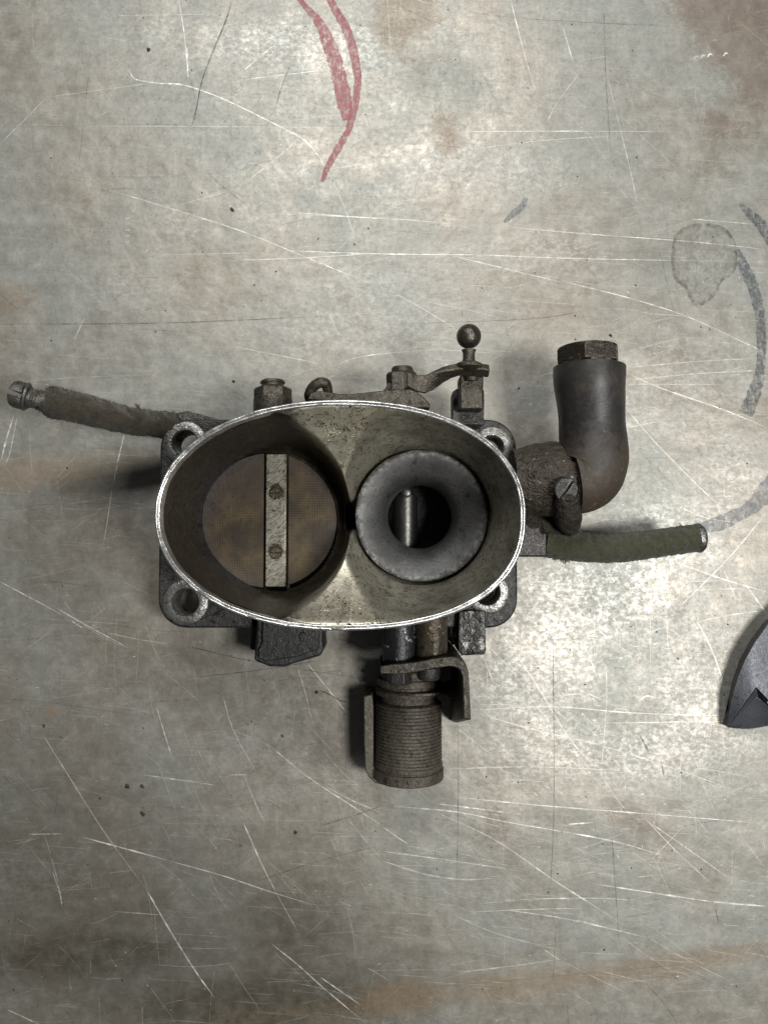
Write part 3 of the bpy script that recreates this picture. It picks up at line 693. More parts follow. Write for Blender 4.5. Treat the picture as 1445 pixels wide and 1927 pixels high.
# --- larger throttle plate, in two halves either side of the spindle
def half_plate(sign):
    z = 3.00; c = (CL[0]-.0, CL[1]); r = 2.365; xb = W(519, 980, 3.1).x; gap = .435
    V, A = [], []; pts = []
    x0 = xb + sign*gap
    n = 60
    th0 = math.acos(max(-1, min(1, (x0-c[0])/r)))
    ths = [(-th0 + 2*th0*i/n) if sign > 0 else (th0 + (2*math.pi-2*th0)*i/n) for i in range(n+1)]
    arc = [(c[0]+r*math.cos(t), c[1]+r*math.sin(t)) for t in ths]
    # fan strips from the straight edge outwards
    F = []; m = 14
    for i, (ax, ay) in enumerate(arc):
        for j in range(m+1):
            u = j/m; x = x0 + (ax-x0)*u; y = ay
            V.append((x, y, z + (.02 if j == m else .0)*0)); d = max(0, r-math.hypot(x-c[0], y-c[1]))
            bl = math.exp(-(d/.30)**1.5)*(1 if sign < 0 else .5) + (.42*math.exp(-((y-c[1]-1.3)/1.0)**2) if sign < 0 else 0)
            A.append(min(1, bl))
    q = m+1
    for i in range(n):
        for j in range(m): F.append((i*q+j, i*q+j+1, (i+1)*q+j+1, (i+1)*q+j))
    me = mesh_from(V, F); at = me.attributes.new('bloom', 'FLOAT', 'POINT'); at.data.foreach_set('value', np.array(A, np.float32))
    bm = bmesh.new(); bm.from_mesh(me); bmesh.ops.recalc_face_normals(bm, faces=bm.faces)
    if sum(f.normal.z for f in bm.faces) < 0: bmesh.ops.reverse_faces(bm, faces=bm.faces)
    g = bmesh.ops.extrude_face_region(bm, geom=list(bm.faces))
    # extruded copy becomes the underside
    for v in [e for e in g['geom'] if isinstance(e, bmesh.types.BMVert)]: v.co.z -= .12
    bm.to_mesh(me); bm.free(); return me
for sg in (-1, 1):
    link('throttle_plate', half_plate(sg), M_plate, body, smooth=30)
xb0, xb1 = W(500, 980, 3.15).x, W(538.5, 980, 3.15).x
yt = CL[1]+2.365*.985; yb = CL[1]-2.365*.985
V, F = box(xb0, xb1, yb, yt, 2.75, 3.15); bar = link('spindle', mesh_from(V, F), M_bar, body, bevel=.03)
def slot_screw(px, py, z, r, ang, mat, slotmat, parent, h=.06, name='screw'):
    c = W(px, py, z)
    # head with a slot cut across: two D-shaped halves on a low base disc
    parts = [turned((c.x, c.y, z-.1), (c.x, c.y, z+1), [(0, r), (.06, r), (.07, r*.99)], 28)]
    for sgn in (-1, 1):
        g = r*.16; a0 = math.asin(g/r); n = 14
        arc = [(r*math.cos(t), r*math.sin(t)) for t in [a0 + (math.pi-2*a0)*i/n for i in range(n+1)]]
        ca, sa = math.cos(ang), math.sin(ang)
        lo = [Vector((c.x+(x*ca-sgn*y*sa), c.y+(x*sa+sgn*y*ca), z-.03)) for x, y in arc]
        hi = [Vector((c.x+(x*ca-sgn*y*sa)*1, c.y+(x*sa+sgn*y*ca)*1, z+h*.6)) for x, y in arc]
        tp = [Vector((c.x+(p.x-c.x)*.9, c.y+(p.y-c.y)*.9, z+h)) for p in hi]
        parts.append(rings([lo, hi, tp]))
    V, F = join(*parts)
    return link(name, mesh_from(V, F), mat, parent, smooth=35)
M_bscrew = grimy('aged_brass_screw', srgb(96,84,60), srgb(70,62,46), srgb(34,30,24), .6, .4, 5, .55, 14, .4, 26)
slot_screw(518, 928, 3.17, .20, R(4), M_bscrew, None, bar); slot_screw(519, 1040, 3.17, .20, R(-2), M_bscrew, None, bar)
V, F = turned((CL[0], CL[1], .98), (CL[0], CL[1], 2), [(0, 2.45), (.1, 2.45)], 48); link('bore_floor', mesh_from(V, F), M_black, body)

# --- venturi
def venturi():
    n = 128; pr = [(2.19,3.7,1),(2.205,4.30,1),(2.195,4.40,1),(2.17,4.435,1),(2.1,4.445,.8),(1.98,4.42,.35),(1.85,4.375,.1),(1.7,4.31,0),(1.52,4.21,0),(1.37,4.08,0),(1.26,3.92,0),(1.18,3.68,0),(1.125,3.3,0),(1.11,3.0,0),(1.14,2.6,0),(1.3,1.6,0),(1.35,.9,0)]
    Q = pr; V, F, A = [], [], []
    for r, z, e in Q:
        for i in range(n):
            a = 2*math.pi*i/n; w = 1 + .003*mnoise.noise(Vector((math.cos(a)*6, math.sin(a)*6, z)))
            V.append((CRR[0]+r*w*math.cos(a), CRR[1]+r*w*math.sin(a), z + (.012*mnoise.noise(Vector((math.cos(a)*9, math.sin(a)*9, r*2))) if e > .3 else 0))); A.append(e)
    for k in range(len(Q)-1):
        for i in range(n): F.append((k*n+i, k*n+(i+1)%n, (k+1)*n+(i+1)%n, (k+1)*n+i))
    me = mesh_from(V, F); at = me.attributes.new('lip', 'FLOAT', 'POINT'); at.data.foreach_set('value', np.array(A, np.float32)); return me
link('venturi', venturi(), M_venturi, body, smooth=75)
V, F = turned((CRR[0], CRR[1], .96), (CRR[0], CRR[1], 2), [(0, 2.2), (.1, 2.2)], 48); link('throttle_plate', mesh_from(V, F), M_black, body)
xc = W(763, 972, 2.0).x
V, F = turned((xc, CRR[1]-1.35, 1.6), (xc, 5, 1.6), [(0,.40),(.32,.40),(.33,.46),(2.2,.46),(2.22,.36),(2.3,.30),(2.7,.30)], 40)
sp2 = link('spindle', mesh_from(V, F), M_shaft, body, smooth=40); sp2['label'] = 'polished round spindle seen down the venturi'
V, F = turned(W(764, 927, 2.0)+Vector((0,0,-.15)), W(764, 927, 2.0)+Vector((0,0,1)), [(0,.2),(.2,.2),(.24,.15),(.25,.05)], 24); link('screw', mesh_from(V, F), M_shaft, sp2)

# --- base flange with four bosses
def rrect(x0, x1, y0, y1, r, n=10):
    P = []
    for cx, cy, a0 in ((x1-r, y1-r, 0), (x0+r, y1-r, 90), (x0+r, y0+r, 180), (x1-r, y0+r, 270)):
        for i in range(n+1): a = R(a0+90*i/n); P.append((cx+r*math.cos(a), cy+r*math.sin(a)))
    return P
zf = 2.2
p0 = W(297, 1182, zf); p1 = W(971, 789, zf)
holes_px = [(349, 834, 24), (350, 1133, 25), (925, 842, 22), (916, 1114, 24)]
hw = [(W(x, y, zf).x, W(x, y, zf).y, r*sc_(zf)) for x, y, r in holes_px]
V, F = prism(rrect(p0.x, p1.x, p0.y, p1.y, 1.05), .95, zf, px=False, holes=[circ(*h, n=28) for h in hw] + [circ(CL[0], CL[1], 2.5, 64), circ(CRR[0], CRR[1], 2.3, 64)])
fl = link('base_flange', mesh_from(V, F), M_castdark, body, smooth=40, bevel=.09, segs=3)
for k, (x, y, r) in enumerate(hw):
    pr = [(1.0, 0), (1.0, 1.2)]
    n = 40; prof = [(r*.99, 1.1), (r*.99, zf+.03), (r+.03, zf+.07), (r+.27, zf+.08), (r+.33, zf+.04), (r+.35, zf-.1)]
    rr = [[Vector((x+a*math.cos(2*math.pi*i/n), y+a*math.sin(2*math.pi*i/n), z)) for i in range(n)] for a, z in prof]
    V, F = rings(rr, False, False); link('bolt_boss', mesh_from(V, F), M_boss, fl, smooth=45)
pl0 = W(330, 1150, .9); pl1 = W(945, 810, .9)
V, F = prism(rrect(p0.x+.7, p1.x-.7, p0.y+1.0, p1.y-.9, 1.0), .0, .90, px=False); link('lower_casting', mesh_from(V, F), M_cast, body, bevel=.08)
# little cast tower at the back left corner, behind the hose
V, F = rough_mesh(*prism([(334,777),(352,773),(400,785),(425,794),(425,812),(372,806),(336,792)], 1.0, 2.12), .015, 2, 2); link('cast_lug', mesh_from(V, F), M_lug, body, bevel=.06)

# --- nut and washer at the back left
def P3(px, py, z): return W(px, py, z)
zq = 4.3; sq = sc_(zq)
a = P3(514, 760, zq); b = P3(513, 700, zq)
V, F = turned(a, b, [(-.3, 37*sq), (.12, 37*sq), (.2, 36*sq)], 32); w_ = link('washer', mesh_from(*rough_mesh(V, F, .012, 3)), M_oily, body)
V, F = turned(a, b, [(.17, 35*sq), (.24, 36*sq), (.50, 36*sq), (.57, 30*sq), (.58, 10*sq)], 6, rot=R(8)); link('hex_nut', mesh_from(V, F), M_oily, body, smooth=25, bevel=.03)
V, F = turned(a, b, [(.3, 21*sq), (.68, 21*sq), (.70, 24*sq), (.77, 23*sq), (.80, 19*sq)], 24); link('stud_end', mesh_from(*rough_mesh(V, F, .02, 4)), M_oily, body)

# --- lever plate, hook, hex bolt, arm with ball stud
V, F = prism([(578,752),(585,738),(600,735),(640,741),(660,741),(690,738),(735,733),(772,732),(786,738),(800,750),(809,760),(809,768),(770,766),(700,758),(640,756)], 3.2, 5.2)
link('lever_plate', mesh_from(V, F), M_oily, body, bevel=.04)
hz = 4.9
V, F = tube([P3(584,752,hz-.4), P3(583,742,hz), P3(588,730,hz+.15), P3(600,721,hz+.25), P3(613,722,hz+.2), P3(617,738,hz), P3(617,750,hz-.3)], [.19,.18,.17,.17,.17,.16,.16], 18); link('spring_hook', mesh_from(*rough_mesh(V, F, .012, 4)), M_oily, body)
bz = 4.1; bs = sc_(bz); a = P3(757, 735, bz); b = P3(757, 690, bz)
V, F = turned(a, b, [(.0, 30*bs), (.30, 33*bs), (.50, 33*bs), (.60, 28*bs)], 6, rot=R(20)); link('hex_bolt', mesh_from(*rough_mesh(V, F, .01, 3)), M_oily, body, smooth=25, bevel=.03)
V, F = turned(a, b, [(.4, 20*bs), (.72, 21*bs), (.79, 19*bs), (.80, 8*bs)], 20); link('bolt_tip', mesh_from(V, F), M_oily, body)
V, F = boxpx(736, 762, 698, 735, 4.2, 5.0); link('stop_tab', mesh_from(V, F), M_oily, body, bevel=.04)
V, F = prism([(726,728),(732,718),(740,727),(742,736),(720,736)], 4.0, 4.7); link('stop_tab', mesh_from(V, F), M_oily, body, bevel=.03)
# twisted arm: lofted strap with rectangular section
def strap(path, thick=.16):
    rr = []
    for p, w, tw in path:
        c = math.cos(R(tw)); s_ = math.sin(R(tw))
        u = Vector((0, c, s_)); v = Vector((0, -s_, c)); p = Vector(p)
        rr.append([p+u*w/2+v*thick/2, p-u*w/2+v*thick/2, p-u*w/2-v*thick/2, p+u*w/2-v*thick/2])
    return rings(rr)
arm_path = [(P3(764,713,4.5), .50, 5), (P3(785,722,4.5), .56, 10), (P3(800,723,4.45), .60, 15), (P3(815,716,4.4), .62, 28), (P3(832,706,4.35), .56, 50), (P3(848,699,4.35), .46, 62), (P3(862,696,4.35), .40, 62), (P3(895,696,4.35), .40, 62), (P3(912,697,4.3), .40, 62), (P3(920,698,4.3), .34, 62)]
V, F = strap(arm_path, .26); link('throttle_arm', mesh_from(*rough_mesh(V, F, .02, 2.5, 2)), M_oily, body, smooth=45, bevel=.05)
tz = 4.35; ts = sc_(tz)
V, F = turned(P3(882,692,tz), P3(882,600,tz), [(-.16,.2),(0,26*ts),(.10,26*ts),(.15,22*ts),(.17,14*ts),(.30,11.5*ts),(.50,11.5*ts),(.60,14*ts)], 32)
stud = link('ball_stud', mesh_from(V, F), M_oily, body)
n = 24; cb = P3(882, 633, tz); rb = 23.5*ts; rr = []
for k in range(1, 16): t_ = math.pi*k/16; rr.append([cb+Vector((rb*math.sin(t_)*math.cos(2*math.pi*i/n), rb*math.cos(t_), rb*math.sin(t_)*math.sin(2*math.pi*i/n))) for i in range(n)])
V, F = rings(rr); link('ball', mesh_from(V, F), grimy('worn_ball_steel', srgb(92,86,80), srgb(74,68,62), srgb(58,50,44), .8, .34, 2.5, .6, 8, .4, 22), stud, smooth=60)
V, F = turned(P3(886,718,3.9), P3(886,700,3.9), [(0,.24),(.2,.27),(.3,.27)], 24); link('stud_nut', mesh_from(V, F), M_oily, body)
V, F = boxpx(865, 909, 706, 770, 3.3, 3.95); link('arm_fork', mesh_from(*rough_mesh(V, F, .03, 2, 5)), M_oily, body, bevel=.06)
V, F = prism([(852,736),(862,730),(911,733),(911,800),(852,800)], 2.2, 3.2); link('cast_block', mesh_from(*rough_mesh(V, F, .02, 2, 2)), M_castdark, body, bevel=.1)

# --- two short pipes at the front and the bracket
zp = 3.6; spx = sc_(zp)
V, F = turned(P3(751,1150,zp), P3(751,1400,zp), [(-.5, 31*spx), (1.84, 31*spx), (1.88, 29*spx)], 40); 
M_pipe1 = grimy('chipped_black_pipe', srgb(40,41,44), srgb(52,52,54), srgb(176,178,178), .5, .4, 1.5, .58, 2.6, .4, 22)
o = link('pipe', mesh_from(*rough_mesh(V, F, .01, 3)), M_pipe1, body); o['label'] = 'black pipe with a chipped bare patch'
V, F = turned(P3(811,1150,zp+.1), P3(811,1400,zp+.1), [(-.5, 30*spx), (1.62, 30*spx), (1.66, 28*spx)], 40)
M_pipe2 = grimy('brown_pipe', srgb(84,76,60), srgb(58,54,47), srgb(138,130,112), .5, .46, 2.5, .6, 6, .6, 18, dark=srgb(34,31,27), dark_amt=.55)
o = link('pipe', mesh_from(*rough_mesh(V, F, .015, 3)), M_pipe2, body); o['label'] = 'brown stained pipe beside the black one'
M_strap = grimy('bracket_steel', srgb(72,67,59), srgb(54,51,47), srgb(132,120,96), .6, .46, 2.5, .62, 8, .45, 22, dark=srgb(36,33,29), dark_amt=.55, edge=srgb(160,146,118))
def bracket():
    zt, zb_ = 4.6, .15
    th = 17
    top = [(714,1253),(740,1250),(780,1246),(810,1240),(835,1236),(852,1235),(864,1238),(875,1247),(881,1262),(883,1290),(886,1355)]
    inn = [(872,1352),(871,1300),(870,1275),(866,1262),(858,1256),(845,1254),(812,1259),(780,1266),(745,1269),(716,1268)]
    return prism([(x, y) for x, y in top+inn], zb_, zt)
V, F = bracket()
# the web only reaches down behind the barrel; raise its lower edge there
V2 = []
for v in V:
    v = Vector(v)
    if v.z < 1 and v.x < 2.1: v.z = 2.3
    elif v.z < 1: v.y = v.y*1 - 1.15*sstep((-v.y-5.6)/1.2)
    V2.append(v)
link('angle_bracket', mesh_from(V2, F), M_strap, body, bevel=.035)
zs = 3.6; s6 = sc_(zs)
V, F = turned(P3(752,1262,3.3), P3(752,1400,3.3), [(0, .44), (.3, .45), (.45, .42), (.47, .2)], 6, rot=R(12)); link('hex_bolt', mesh_from(V, F), M_castdark, body, smooth=25, bevel=.03)
V, F = turned(P3(806,1256,3.5), P3(806,1400,3.5), [(0, .40), (.28, .40), (.40, .36), (.42, .2)], 24); link('bolt_head', mesh_from(V, F), M_castdark, body, bevel=.02)

# --- ribbed barrel lying along the bench
cz = 1.62; top_z = 2.85
def ypx(py, z): return wxy(722.5, py, z)[1]
bx = (769-722.5)*sc_(2.2)
y_start, y_end = ypx(1262, top_z), ypx(1483, top_z)
def dist(py): return y_start - ypx(py, top_z)
prof = [(0, 1.0), (dist(1285), 1.0), (dist(1286), 1.14), (dist(1298), 1.16), (dist(1300), 1.06), (dist(1306), 1.06), (dist(1308), 1.2), (dist(1317), 1.2), (dist(1319), 1.02), (dist(1331), 1.02), (dist(1333), 1.16)]
py = 1334.0; k = 0
while py < 1448:
    prof += [(dist(py+1), 1.205+.0003*k), (dist(py+4.3), 1.215+.0003*k), (dist(py+5.1), 1.175), (dist(py+6.0), 1.175)]; py += 6.6; k += 1
prof += [(dist(1450), 1.17), (dist(1453), 1.24), (dist(1459), 1.245), (dist(1460), 1.2), (dist(1463), 1.2), (dist(1464), 1.27), (dist(1482), 1.275), (dist(1484), 1.24), (dist(1484.5), .6)]
V, F = turned((bx, y_start, cz), (bx, y_start-5, cz), prof, 64)
V = [Vector(v) + Vector((.006*mnoise.noise(Vector(v)*5), .010*mnoise.noise(Vector(v)*3), .004*mnoise.noise(Vector(v)*4+Vector((9,9,9))))) for v in V]
o = link('ribbed_barrel', mesh_from(V, F), M_coil, body, smooth=35); o['label'] = 'brown ribbed barrel lying on the bench'
# flat washer with wider outline behind the coil
V, F = turned((bx+.25, ypx(1300, 2.4), 1.5), (bx+.25, -30, 1.5), [(0, 1.42), (.10, 1.42)], 48); link('flange_washer', mesh_from(V, F), M_strap, body, bevel=.02)
# side plate on the left of the barrel
zt = 1.8
V, F = prism([(684,1310),(700,1307),(703,1330),(703,1440),(707,1455),(722,1466),(722,1478),(706,1474),(694,1463),(687,1448),(685,1400)], .03, zt)
M_side = grimy('grey_side_plate', srgb(100,95,84), srgb(84,79,70), srgb(60,54,46), .45, .5, 2, .62, 8, .4, 22)
link('side_plate', mesh_from(V, F), M_side, body, bevel=.04)
V, F = box((848-722.5)*sc_(2)-.1, (870-722.5)*sc_(2), ypx(1312, 1.6), ypx(1285, 1.6), .9, 1.7); link('stop_tab', mesh_from(V, F), M_strap, body, bevel=.03)

# --- black connector and small square terminal under the front edge
V, F = prism([(484,1160),(482,1200),(478,1243),(507,1255),(537,1255),(552,1249),(603,1234),(609,1222),(607,1208),(609,1160)], 1.1, 2.9)
con = link('connector', mesh_from(*rough_mesh(V, F, .012, 2)), M_plastic, body, bevel=.09, segs=3)
V, F = prism([(495,1150),(493,1208),(487,1222),(486,1238),(500,1245),(560,1236),(600,1222),(600,1150)], 2.9, 3.02); link('cover_ridge', mesh_from(V, F), M_plastic, con, bevel=.04)
V, F = prism([(562,1196),(566,1190),(574,1190),(578,1197),(576,1208),(566,1208)], 2.9, 3.07); link('clip', mesh_from(V, F), M_plastic, con, bevel=.03)
V, F = prism([(472,1160),(486,1160),(486,1226),(470,1222)], .9, 2.2); link('latch', mesh_from(V, F), M_plastic, con, bevel=.05)
M_term = grimy('worn_shiny_terminal', srgb(48,47,45), srgb(38,36,34), srgb(170,168,162), .55, .38, 2.4, .57, 3.6, .9, 8, dark=srgb(28,26,24), dark_amt=.55)
V, F = prism([(864,1150),(913,1150),(914,1224),(910,1232),(868,1234),(862,1226)], 1.2, 2.6); 
o = link('terminal_block', mesh_from(*rough_mesh(V, F, .025, 3.5, 3)), M_term, body, bevel=.06)
V, F = prism([(846,1150),(866,1150),(866,1213),(850,1214),(846,1196)], .8, 2.0); link('terminal_side', mesh_from(V, F), M_castdark, body, bevel=.05)

# --- rubber elbow, hex plug and encrusted fitting on the right
ez = 3.9; es = sc_(ez)
def dirty_elbow():
    t = NT('elbow_rubber_with_road_dirt'); v = t.coord()
    sep = t.n('ShaderNodeSeparateXYZ'); t.put(sep.inputs[0], v)
    low = t.rng(sep.outputs[1], .6, -2.2, 0, .32); rgt = t.rng(sep.outputs[0], .7, 1.5, 0, .12)
    n1 = t.noise(v, 2.2, 8, .78, .4); n2 = t.noise(v, 9, 6, .8)
    base = t.mix(t.rng(t.noise(v, .9, 4, .6), .35, .65), srgb(34,34,36), srgb(48,46,44))
    f = t.rng(t.math('ADD', n1, t.math('ADD', low, rgt)), .50, .74, 0, .8)
    col = t.mix(f, base, t.mix(t.rng(n2, .4, .6), srgb(70,58,42), srgb(52,45,36)))
    fs = t.rng(t.math('ADD', t.noise(t.mapping(v, loc=(4,4,4)), 5, 7, .8), t.math('MULTIPLY', low, .22)), .64, .72, 0, .8)
    col = t.mix(fs, col, srgb(116,94,62))
    t.put(t.b.inputs['Base Color'], col); t.put(t.b.inputs['Roughness'], t.rng(f, 0, .8, .36, .7))
    t.put(t.b.inputs['Normal'], t.bump(t.math('ADD', n2, fs), .3, .02)); return t.m
M_rubber = dirty_elbow()
PP = [(1108,692,67),(1108,715,66.5),(1111,755,63),(1113,800,61),(1115,835,63),(1114,862,66),(1106,888,67),(1092,900,66),(1076,903,64)]
V, F = tube([W(x, y, ez) for x, y, r in PP], [r*es for x, y, r in PP], 56, 8)
el = link('rubber_elbow', mesh_from(*rough_mesh(V, F, .012, 1.3)), M_rubber, body, smooth=50)
V, F = turned(W(1106, 700, ez), W(1106, 600, ez), [(0, 55*es), (.34, 54*es)], 40); pg = link('plug_neck', mesh_from(V, F), M_brass, body)
def hexplug():
    c0 = W(1106, 688, ez); n = 72; rr = []
    ap = 62*es*math.cos(R(30))
    def hexr(a, q):   # radius of a hexagon towards angle a, trimmed by the chamfer circle q
        b_ = (a - R(49.5)) % R(60) - R(30)
        return min(ap/math.cos(b_), q)
    L = (686-651)*es
    for t, q in [(0, 56*es), (.05, 61.9*es), (L*.70, 62*es), (L*.80, 60.5*es), (L*.90, 58*es), (L*.97, 54*es), (L, 50*es), (L+.01, 20*es)]:
        rr.append([c0 + Vector((math.cos(2*math.pi*i/n)*hexr(2*math.pi*i/n, q), t, math.sin(2*math.pi*i/n)*hexr(2*math.pi*i/n, q))) for i in range(n)])
    return rings(rr)
V, F = hexplug(); link('hex_plug', mesh_from(V, F), M_brass, body, smooth=22)
PP = [(962,905,58),(985,905,64),(1010,903,68),(1035,902,71),(1055,902,69),(1072,902,67),(1084,902,64)]
V, F = tube([W(x, y, 3.5) for x, y, r in PP], [r*sc_(3.5) for x, y, r in PP], 56, 10)
M_fit = grimy('encrusted_fitting', srgb(66,58,47), srgb(46,41,34), srgb(138,146,144), 0.2, .52, 1.8, .635, 2.6, .8, 12, dark=srgb(24,22,19), dark_amt=.54, bdist=.08)
link('pipe_fitting', mesh_from(*rough_mesh(V, F, .034, 3.2, 0, 3.0, 5)), M_fit, body, smooth=60)
V, F = turned(W(1070, 902, 3.55), W(1120, 902, 3.55), [(0, 69*sc_(3.55)), (.02, 71*sc_(3.55)), (.16, 71*sc_(3.55)), (.18, 68*sc_(3.55))], 48)
link('collar', mesh_from(*rough_mesh(V, F, .02, 3, 0, 1.0, 4)), M_crust, body, smooth=50)
PP = [(1062,926,22),(1063,945,25),(1066,965,26),(1069,985,24),(1072,996,20)]
V, F = tube([W(1063,922,4.75), W(1064,935,4.6), W(1066,955,4.2), W(1069,978,3.5), W(1073,996,3.0)], [.36,.42,.46,.45,.30], 36, 8)
link('screw_housing', mesh_from(*rough_mesh(V, F, .03, 4.2, 0, 8.0, 5)), M_crust, body, smooth=60)
sh_ = slot_screw(1064, 921, 4.98, .39, R(58), M_castdark, None, body, .10); sh_['label'] = 'large slotted adjusting screw on the housing'
sh_.rotation_euler = (R(14), R(6), 0)
V, F = tube([W(985,965,2.6), W(1020,985,2.6), W(1060,1000,2.4)], [.6,.55,.4], 24, 6); link('dirt_cake', mesh_from(*rough_mesh(V, F, .16, 1.8, 0, 5.0, 5)), M_crust, body, smooth=60)

# --- green cloth hose
V, F = boxpx(940, 1029, 969, 1048, 1.8, 3.0); link('hose_block', mesh_from(*rough_mesh(V, F, .01, 2, 3)), grimy('scuffed_hose_block', srgb(62,58,56), srgb(48,45,43), srgb(124,122,118), .5, .42, 2, .6, 5, .5, 20, edge=srgb(150,148,142)), body, bevel=.07)
hz2 = 2.5; hs2 = sc_(hz2)
GP = [(1024,1019,28),(1060,1025,28.5),(1110,1030,28),(1160,1031,27.5),(1210,1026,26.5),(1260,1019,26),(1306,1013,25.5)]
gp3 = [W(x, y, hz2) for x, y, r in GP]; gr3 = [r*hs2 for x, y, r in GP]
V, F = tube(gp3, gr3, 48, 14)
gh = link('cloth_hose', mesh_from(*rough_mesh(V, F, .035, 5.5, 0, 1.0, 4)), M_green, body, smooth=70); gh['label'] = 'green cloth covered hose with a metal end plug'
def lint(path, rad, n, length, width, clumps=()):
    Q = spline([list(p)+[r] for p, r in zip(path, rad)], 12); V, F = [], []
    def fibre(c, dirn, L):
        c = Vector(c); d = dirn.normalized(); side = d.cross(Vector((random.gauss(0,1), random.gauss(0,1), random.gauss(0,1)))).normalized()
        bend = side*L*random.uniform(.2, .7); k = len(V); w = side.cross(d).normalized()*width/2
        m = c+d*L*.5+bend*.3; e = c+d*L*.8+bend
        V.extend([c-w, c+w, m-w*.8, m+w*.8, e]); F.extend([(k, k+1, k+3, k+2), (k+2, k+3, k+4)])
    for _ in range(n):
        i = random.randrange(len(Q)-1); q = Q[i]; d = Vector(Q[i+1][:3]-q[:3]).normalized()
        a = Vector((0,0,1)); a = (a-d*a.dot(d)).normalized(); b = d.cross(a); th = random.uniform(0, 2*math.pi)
        nn = a*math.cos(th)+b*math.sin(th); p = Vector(q[:3])+nn*q[3]*.98 + d*random.uniform(0, .2)
        fibre(p, nn*.5+d*random.uniform(-1, 1)+nn.cross(d)*random.uniform(-1, 1), length*random.uniform(.4, 1.3))
    for c, r, m in clumps:
        for _ in range(m):
            dv = Vector((random.gauss(0,1), random.gauss(0,1), random.gauss(0,.6))).normalized()
            fibre(Vector(c)+dv*r*random.random(), dv+Vector((random.gauss(0,.8), random.gauss(0,.8), 0)), length*random.uniform(.8, 1.8))
    return V, F
V, F = lint(gp3, gr3, 3200, .10, .014, [(W(1062,1052,2.2), .16, 260), (W(1045,1048,2.3), .14, 160), (W(1282,990,2.6), .05, 30)])
link('lint', mesh_from(V, F), M_lintg, gh, smooth=None, stuff=True, fixn=False)
V, F = turned(W(1300,1013.5,hz2), W(1340,1010.5,hz2), [(0, 24*hs2), (.13, 25*hs2), (.16, 27*hs2), (.28, 28*hs2), (.34, 27*hs2), (.42, 22*hs2), (.47, 12*hs2), (.48, 3*hs2)], 40)
link('end_plug', mesh_from(*rough_mesh(V, F, .015, 3)), grimy('dull_end_plug', srgb(138,137,134), srgb(96,94,90), srgb(180,180,176), .85, .32, 3, .6, 5, .5, 16, dark=srgb(40,36,32), dark_amt=.56), body)

# --- brown cloth hose on the left with its slotted plug
lz = 3.4; ls = sc_(lz)
BP = [(84,753,23),(100,757,30),(150,768,28),(200,781,27),(250,793,25),(300,799,25),(345,806,26)]
bp3 = [W(x, y, 3.55 - 1.9*((x-84)/261)) for x, y, r in BP]; br3 = [r*sc_(p.z) for (x, y, r), p in zip(BP, bp3)]
V, F = tube(bp3, br3, 48, 14)
bh = link('cloth_hose', mesh_from(*rough_mesh(V, F, .07, 3.2, 0, 2.0, 4)), M_brown, body, smooth=70); bh['label'] = 'brown cloth covered hose with frayed edges'
V, F = lint(bp3, br3, 3600, .11, .014, [(W(103,734,3.7), .10, 130), (W(95,738,3.6), .16, 200), (W(80,768,3.5), .14, 120), (W(325,780,2.0), .09, 70), (W(260,765,2.5), .07, 60)])
link('lint', mesh_from(V, F), M_lintb, bh, smooth=None, stuff=True, fixn=False)
M_plug = grimy('grey_plug_steel', srgb(92,90,86), srgb(74,71,66), srgb(150,148,142), .55, .46, 2.6, .64, 6, .5, 18, dark=srgb(46,42,37), dark_amt=.56, edge=srgb(140,138,132))
p_a = W(90, 757, 3.5); p_b = W(40, 744, 3.75)
V, F = turned(p_a, p_b, [(0, 22*ls), (.22, 19*ls), (.30, 20*ls), (.34, 17.5*ls), (.40, 19.5*ls), (.44, 17*ls), (.50, 19*ls), (.54, 17*ls), (.60, 18*ls), (.8, 17*ls)], 28); pn = link('plug_shank', mesh_from(*rough_mesh(V, F, .02, 5)), M_plug, body)
d = (p_b-p_a).normalized(); perp = Vector((-d.y, d.x, 0)).normalized()
def headhalf(sgn):
    n = 18; r = 26*ls; g = .08; a0 = math.asin(g/r); rr = []
    for t, q in ((.66, .93), (.70, 1), (1.0, 1), (1.08, .9)):
        ring = []
        for i in range(n+1):
            a_ = a0+(math.pi-2*a0)*i/n; u = math.cos(a_)*r*q; w = math.sin(a_)*r*q
            ring.append(p_a + d*t + perp*w*sgn + Vector((0, 0, 1))*u)
        rr.append(ring)
    return rings(rr)
V, F = join(turned(p_a, p_b, [(.64, 26*ls), (.66, 27*ls), (.72, 27*ls)], 32), headhalf(1), headhalf(-1))
link('slotted_head', mesh_from(*rough_mesh(V, F, .012, 3)), M_plug, pn, smooth=40)

